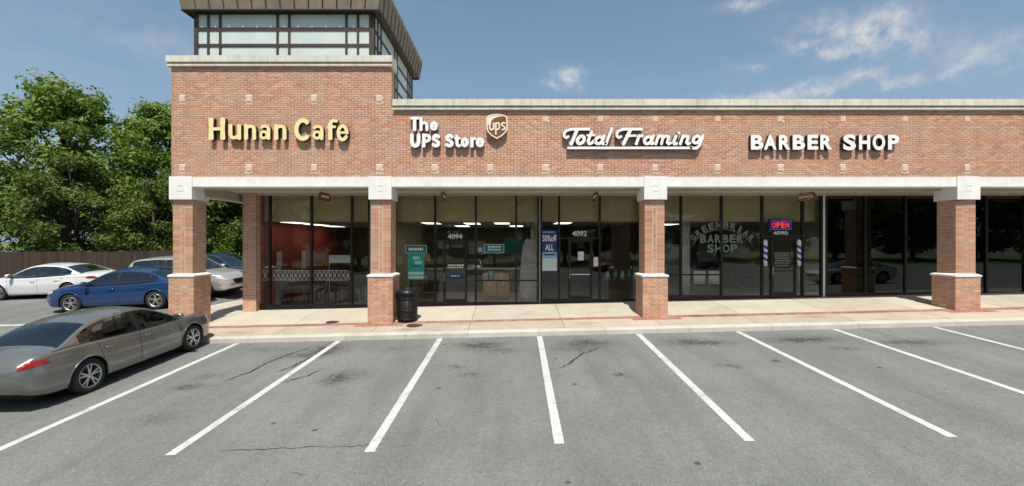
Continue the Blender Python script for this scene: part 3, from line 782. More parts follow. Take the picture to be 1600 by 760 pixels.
room(xp1+.05, xp2-.05, ZF['ship'], 'sidewall', 'sidewall', 'drywall2', lights=[(-3.2, 17.3), (-1.6, 17.6), (-.4, 17.4), (-2.3, 20.2), (.2, 20.2)])
room(xp2+.05, xp3-.05, ZF['frame'], 'brownwall', 'brownwall', 'brownwall', lights=[(2.0, 17.2)])
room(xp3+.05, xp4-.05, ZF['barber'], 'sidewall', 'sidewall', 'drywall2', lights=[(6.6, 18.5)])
room(xp4+.05, 32, ZF['dark'], 'brownwall', 'brownwall', 'brownwall', bulk='brownwall')

# ------------------------------------------------------------------ lettering
def glyph_mb(strokes, depth, y0, to_xz, res=1.0, face=0, side=1):
    """union of round strokes -> outline by marching squares -> extruded letter.
    strokes: (x0, y0, x1, y1, r0, r1) in photo-zoom pixels"""
    S = np.array(strokes, float)
    xa = min((S[:,0]-S[:,4]).min(), (S[:,2]-S[:,5]).min())-2*res; xb = max((S[:,0]+S[:,4]).max(), (S[:,2]+S[:,5]).max())+2*res
    ya = min((S[:,1]-S[:,4]).min(), (S[:,3]-S[:,5]).min())-2*res; yb = max((S[:,1]+S[:,4]).max(), (S[:,3]+S[:,5]).max())+2*res
    xs = np.arange(xa, xb, res); ys = np.arange(ya, yb, res)
    Xg, Yg = np.meshgrid(xs, ys); D = np.full(Xg.shape, 1e9)
    for (ax, ay, bx, by, r0, r1) in S:
        dx, dy = bx-ax, by-ay; L = dx*dx+dy*dy+1e-9
        t = np.clip(((Xg-ax)*dx+(Yg-ay)*dy)/L, 0, 1)
        D = np.minimum(D, np.hypot(Xg-ax-t*dx, Yg-ay-t*dy)-(r0+(r1-r0)*t))
    mb = MB(); V = lambda x, y, d: (*((lambda q: (q[0],))(to_xz(x, y))), y0+d, to_xz(x, y)[1])
    vi = {}
    def vid(key, x, y, d):
        k = (key, d)
        if k not in vi: vi[k] = len(mb.v); mb.v.append(V(x, y, d))
        return vi[k]
    ny, nx = D.shape
    for j in range(ny-1):
        for i in range(nx-1):
            c = [(i, j), (i+1, j), (i+1, j+1), (i, j+1)]; v = [D[b, a] for a, b in c]
            if min(v) >= 0: continue
            poly = []; cross = []
            for k in range(4):
                (a, b), (a2, b2) = c[k], c[(k+1)%4]; u, w = v[k], v[(k+1)%4]
                if u < 0: poly.append((('c', a, b), xs[a], ys[b]))
                if (u < 0) != (w < 0):
                    t = u/(u-w); key = ('e',)+tuple(sorted(((a, b), (a2, b2))))
                    pt = (key, xs[a]+(xs[a2]-xs[a])*t, ys[b]+(ys[b2]-ys[b])*t); poly.append(pt); cross.append((pt, u < 0))
            if len(poly) < 3: continue
            mb.f.append(tuple(vid(k, x, y, 0) for k, x, y in poly[::-1])); mb.m.append(face)
            if len(cross) == 2:
                p, q = (cross[0][0], cross[1][0]) if cross[0][1] else (cross[1][0], cross[0][0])
                mb.f.append((vid((p[0],'s'), p[1], p[2], .0), vid((q[0],'s'), q[1], q[2], .0), vid((q[0],'s'), q[1], q[2], depth), vid((p[0],'s'), p[1], p[2], depth))); mb.m.append(side)
    return mb
def poly(pts, r, r1=None):
    n = len(pts)-1; r1 = r if r1 is None else r1
    return [(*pts[i], *pts[i+1], r+(r1-r)*i/n, r+(r1-r)*(i+1)/n) for i in range(n)]
def arc(cx, cy, rx, ry, a0, a1, r, n=14, slant=0, r1=None):
    P = []
    for i in range(n+1):
        a = R(a0+(a1-a0)*i/n); y = -ry*math.sin(a); P.append((cx+rx*math.cos(a)-slant*y, cy+y))
    return poly(P, r, r1)
def stem(x, y0, y1, r, flare=1.0, x1=None):
    x1 = x if x1 is None else x1; ym, xm = (y0+y1)/2, (x+x1)/2; f = r*flare
    # square-ish ends: extra corner dots
    s = [(x, y0+f*.8, xm, ym, f, r), (xm, ym, x1, y1-f*.8, r, f)]
    for (xx, yy, sg) in ((x, y0, 1), (x1, y1, -1)):
        e = f*.2
        for k in range(5): s.append((xx-f+e, yy+sg*e*(1+k*1.15), xx+f-e, yy+sg*e*(1+k*1.15), e, e))
    return s
def zoomed(x0, y0, k, Y): return lambda x, y: (PX(x0+x/k, Y), PZ(y0+y/k, Y))
LY, LD = 13.0, .125
def sign(letters, label, conv, faces, res, loc, depth=LD, y=LY, bold=1.0):
    t = thing('wall_sign', label, 'sign', loc)
    for st in letters: glyph_mb([(*q_[:4], q_[4]*bold, q_[5]*bold) for q_ in st], depth, y, conv, res).build('letter', faces, t)
    m = MB(); g = ORG[t.name]
    return t
# restaurant sign
def a_small(x0, x1, yt=145, yb=300, r=19):
    w = x1-x0
    return arc(x0+w*.5, yt+38, w*.34, 28, 150, 0, r*.82)+stem(x1-r-1, yt+35, yb, r, 1.0)+arc(x0+w*.42, yb-50, w*.28, 36, 0, 360, r*.72)
def n_small(x0, x1, yt=137, yb=300, r=20):
    return stem(x0+r, yt, yb, r, 1.12)+poly([(x0+r, yt+50), (x0+r+22, yt+24), (x0+r+48, yt+18), (x1-r-4, yt+30), (x1-r, yt+62)], r*.85)+stem(x1-r, yt+50, yb, r, 1.1)
H = [stem(68,66,300,22,1.25)+stem(194,66,300,22,1.25)+poly([(68,185),(194,185)],17),
     stem(278,137,250,20,1.1)+poly([(278,240),(290,275),(320,282),(350,272),(372,245)],18)+stem(373,137,300,20,1.1),
     n_small(428,556), a_small(590,712), n_small(756,886),
     arc(1066,192,72,100,52,308,23,20), a_small(1168,1290,148,302),
     stem(1364,120,302,21,1.12)+poly([(1364,130),(1376,105),(1400,94),(1428,100)],17)+poly([(1340,163),(1412,163)],14),
     arc(1497,228,46,74,0,325,18,20)+poly([(1452,228),(1543,222)],13)]
sign(H, 'cream raised letters of the restaurant name on the tall brick parapet at left', zoomed(320,175,6.957,LY), [M['cream_face'], M['returns']], 2.5, (PX(435,LY), FY, PZ(220,LY)), bold=1.02)
# shipping shop sign, two lines
def e_(cx, cy, rx=50, ry=62, r=21): return arc(cx, cy, rx-r+8, ry-r+6, 0, 318, r, 20)+poly([(cx-rx+r, cy), (cx+rx-r, cy)], 13)
def S_(x0, x1, y0=372, y1=568, r=24):
    w = x1-x0-2*r; X = lambda u: x0+r+w*u; h = y1-y0-2*r; Y_ = lambda v: y0+r+h*v
    return poly([(X(.95),Y_(.12)),(X(.7),Y_(.01)),(X(.35),Y_(0)),(X(.06),Y_(.12)),(X(.04),Y_(.3)),(X(.3),Y_(.44)),(X(.7),Y_(.55)),(X(.96),Y_(.70)),(X(.93),Y_(.88)),(X(.65),Y_(1)),(X(.3),Y_(1)),(X(0),Y_(.9))], r)
U = [stem(167,130,325,24)+stem(167,122,160,24)+poly([(118,140),(218,140)],18),
     stem(262,128,325,22)+poly([(262,235),(285,210),(320,205),(345,225),(348,260)],20)+stem(348,235,325,22),
     e_(452,255),
     poly([(128,392),(128,490),(140,530),(175,548),(212,532),(226,490),(226,392)],26),
     stem(302,370,568,24)+poly([(302,395),(360,395),(385,412),(388,440),(375,465),(340,478),(302,478)],22),
     S_(422,545), S_(618,742),
     stem(790,388,520,22)+poly([(790,500),(795,535),(815,548),(832,545)],20)+poly([(762,436),(832,436)],15),
     arc(905,495,34,48,0,360,24,20), stem(1010,425,568,23)+poly([(1010,465),(1030,445),(1058,440)],19), e_(1130,495,55,66,22)]
usign = sign(U, 'white raised two line shop lettering beside the brown shield emblem', zoomed(630,170,9.41,LY), [M['white_face'], M['returns']], 3.5, (PX(700,LY), FY, PZ(232,LY)), bold=1.07)
def shield():
    conv = zoomed(630,170,9.41,LY); t = thing('wall_emblem', 'brown shield emblem with white rim and white lowercase letters on brick', 'emblem', (PX(776,LY), FY, PZ(215,LY)))
    out = [(1232,140),(1250,112),(1300,96),(1378,88),(1450,96),(1505,114),(1524,140),(1524,290),(1508,340),(1450,395),(1378,438),(1300,392),(1250,340),(1234,290)]
    def prism(pts, ya, yb, name, mm):
        n = len(pts); v = [(conv(*p)[0], ya, conv(*p)[1]) for p in pts]+[(conv(*p)[0], yb, conv(*p)[1]) for p in pts]
        MB().add(v, [tuple(range(n))]+[(i, i+n, (i+1)%n+n, (i+1)%n) for i in range(n)]).build(name, mm, t)
    prism(out, LY, FY-.012, 'shield_box', M['logo_brown'])
    glyph_mb(poly(out+[out[0]], 9), .02, LY-.012, conv, 5).build('rim', [M['logo_cream'], M['returns']], t)
    sw = [(1238,150),(1256,120),(1310,102),(1378,95),(1440,102),(1490,116),(1420,118),(1360,132),(1315,160),(1295,195),(1290,235),(1240,240)]
    prism(sw, LY-.006, LY-.001, 'swoosh', M['logo_cream'])
    conv2 = conv
    for st in ([*poly([(1272,215),(1272,285),(1290,312),(1315,310),(1330,290),(1330,215)],12)],
               [*poly([(1362,375),(1362,215)],11), *poly([(1362,225),(1390,210),(1412,225),(1416,260),(1408,295),(1385,310),(1364,300)],11)],
               [*poly([(1496,215),(1470,208),(1450,222),(1452,245),(1480,262),(1496,285),(1485,308),(1455,310)],11)]):
        glyph_mb(st, .014, LY-.016, conv2, 4).build('letter', [M['logo_cream'], M['logo_brown']], t)
shield()
# framing shop script
r = 15; q = .30
T = [poly([(118,158),(98,172),(78,155),(76,125),(95,98),(135,84),(190,80),(335,80)],r-1)+poly([(212,86),(150,236)],18),
     arc(250,192,34,40,0,360,17,18,q), poly([(362,108),(326,205),(334,232),(360,228),(384,205)],15)+poly([(318,145),(392,142)],11),
     arc(440,196,36,36,0,360,16,18,q)+poly([(494,150),(470,212),(478,234),(504,226)],15), poly([(572,76),(512,236)],15),
     poly([(668,158),(645,170),(626,152),(625,122),(645,98),(685,84),(730,80),(882,80)],r-1)+poly([(768,86),(694,236)],18)+poly([(725,150),(822,148)],12),
     poly([(858,148),(828,232)],16)+poly([(845,175),(868,150),(892,150)],14),
     arc(950,196,36,36,0,360,16,18,q)+poly([(1004,150),(980,212),(988,234),(1008,226)],15),
     poly([(1058,152),(1030,234)],15)+poly([(1048,178),(1078,150),(1108,156),(1090,234)],14)+poly([(1104,178),(1134,150),(1168,158),(1150,220),(1164,236),(1185,225)],14),
     poly([(1242,152),(1216,215),(1224,236),(1248,228)],15)+[(1270,120,1272,119,15,15)],
     poly([(1314,152),(1286,234)],15)+poly([(1304,178),(1336,150),(1370,158),(1350,220),(1366,236),(1386,225)],14),
     arc(1456,188,34,36,0,360,16,18,q)+poly([(1522,148),(1486,250),(1460,276),(1425,280),(1400,272)],15),
     poly([(118,276),(1400,276)],13)]
sign(T, 'white slanted script lettering with a long underline on the low brick wall', zoomed(870,190,6.667,LY), [M['white_face'], M['returns']], 4.5, (PX(990,LY), FY, PZ(235,LY)))

tcache = {}
def text_mesh(ch, offset=0.0, extrude=0.0, shear=0.0, size=1.0):
    k = (ch, offset, extrude, shear)
    if k in tcache: return tcache[k]
    cu = bpy.data.curves.new('glyph', 'FONT'); cu.body = ch; cu.offset = offset; cu.extrude = extrude; cu.shear = shear
    cu.resolution_u = 4; cu.size = size
    o = bpy.data.objects.new('glyph', cu); col.objects.link(o)
    dg = bpy.context.evaluated_depsgraph_get(); me = bpy.data.meshes.new_from_object(o.evaluated_get(dg))
    V = [tuple(v.co) for v in me.vertices]; P = [tuple(p.vertices) for p in me.polygons]; N = [tuple(p.normal) for p in me.polygons]
    bpy.data.objects.remove(o); bpy.data.curves.remove(cu); bpy.data.meshes.remove(me)
    tcache[k] = (V, P, N); return tcache[k]
def text_mb(ch, x0, x1, z0, z1, y, depth=0.004, offset=0.0, shear=0.0):
    """text fitted into a rectangle on a wall facing the camera"""
    V, P, N = text_mesh(ch, offset, .1, shear)
    ax, bx = min(v[0] for v in V), max(v[0] for v in V); ay, by = min(v[1] for v in V), max(v[1] for v in V)
    mb = MB()
    mb.v = [(x0+(v[0]-ax)/(bx-ax)*(x1-x0), y-depth/2+(-v[2]/.1)*depth/2, z0+(v[1]-ay)/(by-ay)*(z1-z0)) for v in V]
    for p, n in zip(P, N): mb.f.append(p); mb.m.append(0 if n[2] > .5 else 1)
    return mb
t = thing('wall_sign', 'white raised block capitals of the hair cutting shop at the right of the brick wall', 'sign', (PX(1290,LY), FY, PZ(235,LY)))
for ch, a, b in (('B',97,240),('A',245,388),('R',415,547),('B',572,712),('E',740,862),('R',885,1020),('S',1145,1290),('H',1325,1452),('O',1480,1622),('P',1655,1782)):
    g = 7 if ch in 'SO' else 0
    text_mb(ch, PX(1160+a/7.27,LY), PX(1160+b/7.27,LY), PZ(200+(248+g)/7.27,LY), PZ(200+(80-g)/7.27,LY), LY+LD, LD, offset=.042).build('letter', [M['white_face'], M['returns']], t)

# text and decals on the glass
def flat(ch, px0, px1, py0, py1, y, m, parent, name='lettering', offset=.012, shear=0):
    return text_mb(ch, PX(px0,y), PX(px1,y), PZ(py1,y), PZ(py0,y), y, .003, offset, shear).build(name, m, parent)
gy = GY-.007
for ch, a, b, c, d, lab in (('4094', 699.5, 722.5, 366, 374, 'white street number above the shipping shop door'), ('4092', 894, 917, 361, 369.5, 'white street number on the glass over the framing shop door'),
                       ('4090', 1208, 1231, 361.5, 367.5, 'white street number under the red lit window sign')):
    o = flat(ch, a, b, c, d, gy, M['white_face'], None, 'street_number', .02); tag(o, lab, 'number')
def arc_text():
    t = thing('window_lettering', 'pale green arched lettering of three lines on the hair cutting shop glass', 'sign', (PX(1128,gy), gy, PZ(398,gy)))
    word = 'GREENBRIAR'; cx, cy, rad, hh = 1128.5, 398.0, 50.5, 10.5
    cy = 404
    for i, ch in enumerate(word):
        a = R(-52+104*i/(len(word)-1))
        V, P, N = text_mesh(ch, .035, .1)
        ax, bx = min(v[0] for v in V), max(v[0] for v in V); ay, by = min(v[1] for v in V), max(v[1] for v in V)
        mb = MB(); w = 8.6 if ch != 'I' else 3.5
        ex, ey = math.cos(a), math.sin(a); ox, oy = cx+62*math.sin(a)*.86, cy-47*math.cos(a)
        for v in V:
            u = ((v[0]-ax)/(bx-ax)-.5)*w; h = (v[1]-ay)/(by-ay)*hh
            X = ox+u*ex+h*math.sin(a)*.8; Y = oy+u*ey*.8-h*math.cos(a)
            mb.v.append((PX(X,gy), gy-(v[2]/.1)*.0015, PZ(Y,gy)))
        for p in P: mb.f.append(p); mb.m.append(0)
        mb.build('letter', M['decal'], t)
    pts = [(PX(1128.5+62*.86*math.sin(a)*.985, gy), gy-.002, PZ(404-45.5*math.cos(a), gy)) for a in np.linspace(R(-62), R(62), 40)]
    MB().tube(pts, .012, 6).build('underline', M['decal'], t)
    for word, x0, x1, y0, y1 in (('BARBER', 1093, 1162, 367, 380), ('SHOP', 1104, 1153, 382, 395)):
        n = len(word); w = (x1-x0)/n
        for i, ch in enumerate(word):
            text_mb(ch, PX(x0+i*w+.9,gy), PX(x0+(i+1)*w-.9,gy), PZ(y1,gy), PZ(y0,gy), gy, .003, .035).build('letter', M['decal'], t)
arc_text()
# barber poles on the door frame, a real half-round pole each
for i, px in enumerate((1196, 1248.5)):
    y = GY-.12; x = PX(px, y); z0, z1 = PZ(415, y), PZ(374, y); w = .10
    t = thing('barber_pole', ('striped blue and white barber pole left of the shop door', 'striped blue and white barber pole right of the shop door')[i], 'barber pole', (x, y, z0), 'barber poles flanking the door')
    MB().lathe([(1e-3,z0-.02),(w*.6,z0-.02),(w*.75,z0+.03),(w*.6,z0+.08)], (x,y,0), 16).build('base_cap', M['chrome'], t, True)
    m = MB(); n, k = 24, 34; za, zb = z0+.08, z1-.16
    for j in range(k+1):
        for a in range(n): m.v.append((x+w*.62*math.cos(2*math.pi*a/n), y+w*.62*math.sin(2*math.pi*a/n), za+(zb-za)*j/k))
    for j in range(k):
        for a in range(n):
            m.f.append((j*n+a, j*n+(a+1)%n, (j+1)*n+(a+1)%n, (j+1)*n+a)); m.m.append(1 if ((a/n*1.0+j/k*3.2) % 1) < .5 else 0)
    m.build('striped_cylinder', [M['white'], M['pole_blue']], t, True)
    MB().lathe([(w*.62,zb),(w*.75,zb+.02),(w*.62,zb+.04),(w*.66,zb+.07),(w*.5,zb+.13),(1e-3,zb+.16)], (x,y,0), 16).build('globe', M['white'], t, True)
    MB().box(x-.02, x+.02, y+.03, GY-.05, z0+.02, z0+.06).box(x-.02, x+.02, y+.03, GY-.05, zb, zb+.04).build('bracket', M['chrome'], t)
# lit window sign
y = GY+.08
t = thing('lit_sign', 'small lit red and blue open sign hanging over the door', 'sign', (PX(1220,y), y, PZ(360,y)))
box('sign_box', M['navy'], t, PX(1201,y), PX(1239,y), y, y+.05, PZ(361,y), PZ(343,y))
m = MB(); a, b, c, d = PX(1204,y), PX(1236,y), PZ(358.5,y), PZ(345.5,y)
m.tube([(a,y-.012,c),(b,y-.012,c),(b,y-.012,d),(a,y-.012,d)], .018, 6, closed=True)
m.build('neon_border', M['neon_blue'], t)
for i, ch in enumerate('OPEN'):
    x0 = 1206.5+i*7; flat(ch, x0, x0+5.8, 347.5, 356.5, y-.006, M['neon_red'], t, 'letter', .03)

# shop posters, notices
def poster(x0, x1, y0, y1, Y, base, label, rows=(), name='poster', thick=.012, border=None, cat='poster'):
    t = thing(name, label, cat, (PX((x0+x1)/2, Y), Y, PZ(y1, Y)))
    box('sheet', M[base], t, PX(x0,Y), PX(x1,Y), Y, Y+thick, PZ(y1,Y), PZ(y0,Y))
    if border:
        m = MB()
        e = .018; X0, X1, Za, Zb = PX(x0,Y), PX(x1,Y), PZ(y1,Y), PZ(y0,Y)
        m.box(X0-e, X0, Y-.01, Y+thick+.002, Za-e, Zb+e).box(X1, X1+e, Y-.01, Y+thick+.002, Za-e, Zb+e).box(X0, X1, Y-.01, Y+thick+.002, Zb, Zb+e).box(X0, X1, Y-.01, Y+thick+.002, Za-e, Za)
        m.build('frame', M[border], t)
    for r_ in rows:
        if r_[0] == 'box':
            _, a, b, c, d, mm = r_; box('print', M[mm], t, PX(a,Y), PX(b,Y), Y-.003, Y-.0005, PZ(d,Y), PZ(c,Y))
        else:
            ch, a, b, c, d, mm = r_; flat(ch, a, b, c, d, Y-.004, M[mm], t, 'print', .02)
    return t
IY = GY-.03
def lines(x0, x1, y0, y1, n, mm, seed=1, gap=.45):
    q = random.Random(seed); out = []; h = (y1-y0)/n
    for i in range(n):
        x = x0+q.uniform(0, .08)*(x1-x0)
        while x < x1-1:
            w = q.uniform(1.6, 4.2)
            if x+w > x1: break
            out.append(('box', x, x+w, y0+i*h, y0+i*h+h*(1-gap), mm)); x += w+q.uniform(.7, 1.2)
    return out
poster(637, 663, 396, 437, IY, 'teal', 'tall teal poster under the pale header sign in the shipping shop window',
       [('box', 638, 662, 425, 430, 'teal_pale'), ('box', 638.5, 661.5, 431.5, 435.5, 'teal_pale'), ('box', 645, 656, 401, 406, 'teal_pale'), ('box', 648, 660, 408, 413, 'teal_pale'), ('box', 642, 658, 415, 417, 'teal_dark')])
poster(634.5, 666, 384, 395, IY, 'teal_dark', 'white lettered dark teal header sign above the tall teal poster', lines(638, 663, 387.5, 392.5, 1, 'white_face', 4, .1), border='teal_pale', cat='sign', name='window_sign')
poster(757, 787, 382.5, 395, IY, 'teal_dark', 'two line teal framed sign right of the shipping shop door', lines(761, 784, 384.5, 393.5, 2, 'teal_pale', 6, .35), border='teal_pale', cat='sign', name='window_sign')
poster(747, 753, 387, 394, IY, 'sky_print', 'small square blue sticker beside the teal framed sign', (), cat='sticker', name='window_sticker')
poster(702, 724, 427, 436, GY-.045, 'navy', 'dark blue notice on the shipping shop door', lines(704, 722, 430, 433.5, 1, 'teal_pale', 8, .2), cat='notice', name='door_notice')
poster(698, 726, 413, 421, GY-.042, 'black', 'white lettering on a black strip across the shipping shop door', lines(698.5, 725.5, 413.5, 420.5, 2, 'white_face', 9, .35), cat='notice', name='door_notice')
poster(846.5, 870.5, 360, 424, IY, 'navy', 'tall blue sale banner in the narrow pane beside the framing shop door',
       [('box', 846.6, 870.4, 394, 404, 'sky_print'), ('box', 846.6, 870.4, 404, 423.5, 'sea_print'), ('50%off', 847.5, 869.5, 367.5, 377.5, 'white_face'), ('ALL', 852, 865, 382, 391.5, 'white_face')]+lines(848, 869, 362, 364.5, 1, 'sky_print', 3, .2)+lines(849, 868, 397, 400, 1, 'teal_pale', 5, .2), name='banner', cat='banner')
poster(903, 912, 393.5, 407, GY-.045, 'white', 'white paper notice on the framing shop door', lines(904, 911, 395, 405, 6, 'lilac', 11), cat='notice', name='door_notice')
poster(927.5, 934.5, 402, 416.5, IY, 'white', 'white paper notice on the sidelight right of the framing shop door', (), cat='notice', name='window_notice')
t = thing('door_lettering', 'small white opening hours lettering on the glass of the hair cutting shop door', 'lettering', (PX(1222,GY-.045), GY-.045, PZ(420,GY)))
m = MB()
for r_ in lines(1210, 1236, 395, 418, 6, 'w', 21, .42): m.box(PX(r_[1],GY-.05), PX(r_[2],GY-.05), GY-.036, GY-.033, PZ(r_[4],GY-.05), PZ(r_[3],GY-.05))
tag(m.build('text_lines', M['decal'], t), kind='stuff')

# blade signs hanging square to the shopfront
for i, (px, lab) in enumerate(((508, 'brown hanging blade sign in front of the restaurant window'), (693.5, 'narrow brown hanging blade sign over the shipping shop door'),
                             (930, 'narrow brown hanging blade sign in front of the framing shop'), (1259, 'brown hanging blade sign with a cream oval near the hair cutting shop door'))):
    x = PX(px, 14.35); z1 = ZB0-.05; z0 = z1-.27; t = thing('hanging_sign', lab, 'hanging sign', (x, 14.35, z0), 'blade signs hung under the canopy')
    b = MB(); pts = []
    yc, hw = 14.33, .42
    for k in range(24):
        a = 2*math.pi*k/24; c_, s_ = math.cos(a), math.sin(a)
        pts.append((yc+hw*math.copysign(abs(c_)**.55, c_), (z0+z1)/2+(z1-z0)/2*math.copysign(abs(s_)**.55, s_)))
    n = 24; vs = [(x-.02, *p) for p in pts]+[(x+.02, *p) for p in pts]
    b.add(vs, [tuple(range(n)), tuple(range(2*n-1, n-1, -1))]+[(k, k+n, (k+1)%n+n, (k+1)%n) for k in range(n)]).build('board', M['wood'], t)
    sg = 1 if x < 0 else -1
    m = MB(); q2 = random.Random(i); yy = yc-.3
    while yy < yc+.27:
        w = q2.uniform(.04, .08); m.box(*sorted((x+sg*.0205, x+sg*.026)), yy, yy+w, (z0+z1)/2-.035, (z0+z1)/2+.045); yy += w+.022
    m.build('painted_text', M['logo_cream'], t)
    if i == 3:
        m = MB(); m.tube([(x+sg*.022, yc+.36*math.cos(a), (z0+z1)/2+.10*math.sin(a)) for a in np.linspace(0, 2*math.pi, 24, endpoint=False)], .009, 5, closed=True); m.build('oval_rim', M['logo_cream'], t)
    MB().tube([(x, yc-.25, z1-.01), (x, yc-.25, ZB0+.03)], .008, 6).tube([(x, yc+.25, z1-.01), (x, yc+.25, ZB0+.03)], .008, 6).build('hanger', M['black'], t)

# ------------------------------------------------------------------ shop contents
def rect_table(x, y, zf, w, d, h, label, mat_top='wood', cat='table', name='table', group=None):
    t = thing(name, label, cat, (x, y, zf), group)
    box('tabletop', M[mat_top], t, x-w/2, x+w/2, y-d/2, y+d/2, zf+h-.03, zf+h)
    for sx in (-1, 1):
        for sy in (-1, 1): box('leg', M['black'], t, x+sx*(w/2-.05)-.02, x+sx*(w/2-.05)+.02, y+sy*(d/2-.05)-.02, y+sy*(d/2-.05)+.02, zf, zf+h-.031)
    return t
def chair(x, y, zf, rot, label, m='black', group=None):
    t = thing('chair', label, 'chair', (0, 0, 0), group)
    box('seat', M[m], t, -.21, .21, -.2, .2, .43, .47)
    MB().hexa([(-.2,.19,.5),(.2,.19,.5),(.2,.215,.5),(-.2,.215,.5),(-.2,.25,.92),(.2,.25,.92),(.2,.275,.92),(-.2,.275,.92)]).build('backrest', M[m], t)
    for sx in (-1, 1):
        MB().tube([(sx*.2,-.19,0),(sx*.19,-.17,.43)], .013, 6).build('leg', M['chrome' if m == 'white' else 'black'], t)
        MB().tube([(sx*.2,.21,0),(sx*.19,.19,.45),(sx*.19,.25,.9)], .013, 6).build('leg', M['chrome' if m == 'white' else 'black'], t)
    t.location = (x, y, zf); t.rotation_euler = (0, 0, rot); return t
zf = ZF['cafe']
# lattice half screen behind the restaurant glass
y = 15.53; xa, xb = PX(404,y), PX(545,y); za, zb = PZ(438.5,y), PZ(422.5,y)
t = thing('lattice_screen', 'low pink lattice screen running along the restaurant window', 'screen', ((xa+xb)/2, y, zf))
box('rail', M['lace'], t, xa, xb, y-.015, y+.015, zb-.03, zb); box('rail', M['lace'], t, xa, xb, y-.015, y+.015, za, za+.03)
m = MB(); x = xa; s_ = .155
while x < xb:
    h = (zb-.03)-(za+.03); w = .024
    for (u0, u1) in ((x, x+s_), (x+s_, x)):
        m.hexa([(u0,y-.008,za+.03),(u0+w,y-.008,za+.03),(u0+w,y+.008,za+.03),(u0,y+.008,za+.03),(u1,y-.008,zb-.03),(u1+w,y-.008,zb-.03),(u1+w,y+.008,zb-.03),(u1,y+.008,zb-.03)])
    for (cz) in (za+.03+h*.5,): m.ell((x+s_/2+.012, y-.002, cz), (.045,.012,.045), 8, 6)
    x += s_
tag(m.build('lattice', M['lace'], t), kind='stuff')
for xx in np.linspace(xa+.03, xb-.03, 5): box('post', M['wood'], t, xx-.02, xx+.02, y+.016, y+.05, zf, zb)
for i, (x, yy) in enumerate(((-8.3, 17.0), (-6.6, 17.2), (-5.2, 18.4))):
    rect_table(x, yy, zf, 1.1, .8, .74, ('dark dining table nearest the red wall', 'dark dining table in the middle of the restaurant window', 'dark dining table at the right of the restaurant')[i], 'wood', group='restaurant dining tables')
    chair(x-.25, yy-.65, zf, math.pi, ('black dining chair before the table nearest the red wall', 'black dining chair before the middle restaurant table', 'black dining chair before the right restaurant table')[i], 'black', 'restaurant chairs')
    chair(x+.25, yy+.65, zf, 0, ('red dining chair behind the table nearest the red wall', 'red dining chair behind the middle restaurant table', 'red dining chair behind the right restaurant table')[i], 'redcloth', 'restaurant chairs')
y = 15.9
t = thing('menu_board', 'white framed menu board on a slim stand inside the restaurant window', 'menu board', (PX(531,y), y, zf))
box('board', M['white'], t, PX(514,y), PX(549,y), y, y+.03, PZ(411,y), PZ(399,y))
m = MB()
for p in (514, 549): m.tube([(PX(p,y), y+.03, zf), (PX(p,y), y+.03, PZ(399,y))], .015, 6)
m.build('stand', M['teal_pale'], t)
def plant(x, y, zf, h, label, flower=None, n=260, seed=1):
    q = random.Random(seed); t = thing('potted_plant', label, 'plant', (x, y, zf))
    MB().lathe([(1e-3,0),(.13,0),(.17,.3),(.18,.32),(.15,.32),(1e-3,.3)], (x,y,zf), 16).build('pot', M['iron'], t, True)
    MB().tube([(x,y,zf+.3),(x+.02,y,zf+h*.6),(x,y,zf+h*.85)], .018, 6).build('stem', M['bark'], t)
    m = MB()
    for i in range(n):
        u = Vector((q.gauss(0,1), q.gauss(0,1), q.gauss(0,1))).normalized()*q.uniform(.4,1)
        c = Vector((x+u.x*.32, y+u.y*.32, zf+h*.68+u.z*h*.32)); a = Vector((q.gauss(0,1),q.gauss(0,1),q.gauss(0,1))).normalized(); b = a.orthogonal().normalized()
        l = q.uniform(.05,.11); m.add([c-a*l, c+b*l*.4, c+a*l, c-b*l*.4], [(0,1,2,3)], 1 if (flower and q.random() < .35) else 0)
    tag(m.build('foliage', [M['plant'], M[flower or 'plant']], t), kind='stuff')
plant(-6.1, 16.8, zf, 1.9, 'tall leafy plant in the middle of the restaurant', None, seed=2)
plant(-5.15, 16.3, zf, 2.2, 'tall plant with red flowers beside the second column in the restaurant', 'redcloth', seed=3)
# red lantern and wall pictures in the restaurant
for i, (yy) in enumerate((17.0, 19.0)):
    t = thing('picture_frame', ('narrow framed picture nearest the window on the red wall', 'narrow framed picture farther back on the red wall')[i], 'picture', (px0+.27, yy, zf+1.3), 'pictures on the red wall')
    box('frame', M['wood'], t, px0+.262, px0+.29, yy-.25, yy+.25, zf+1.1, zf+2.0); box('print', M['lilac'], t, px0+.2905, px0+.295, yy-.2, yy+.2, zf+1.15, zf+1.95)
# shipping shop
zf = ZF['ship']; y = 15.85
def carton(x0, x1, y0, y1, z0, z1, label):
    t = thing('cardboard_box', label, 'box', ((x0+x1)/2, (y0+y1)/2, z0), 'shipping cartons in the shop window')
    box('carton', M['cardboard'], t, x0, x1, y0, y1, z0, z1)
    box('packing_tape', M['drywall'], t, (x0+x1)/2-.03, (x0+x1)/2+.03, y0-.002, y1+.002, z1-.12, z1+.002)
carton(PX(755,y), PX(776,y), y, y+.45, zf, PZ(440,y), 'large brown carton on the floor left of its twin')
carton(PX(777,y), PX(796,y), y, y+.45, zf, PZ(440,y), 'large brown carton on the floor beside the lilac board')
carton(PX(753.5,y), PX(762,y), y+.04, y+.35, PZ(440,y)+.004, PZ(428,y), 'small carton on the left end of the large cartons')
carton(PX(771,y), PX(795,y), y+.04, y+.4, PZ(440,y)+.004, PZ(428,y), 'wide carton lying on top of the right large carton')
t = thing('paper_cup', 'pale green jar standing between the upper cartons', 'jar', (PX(767,y), y+.15, PZ(440,y)+.004))
MB().lathe([(1e-3,0),(.06,0),(.075,.34),(.06,.36),(1e-3,.36)], (PX(767,y), y+.15, PZ(440,y)+.004), 16).build('jar_body', M['teal_pale'], t, True)
y = 15.7
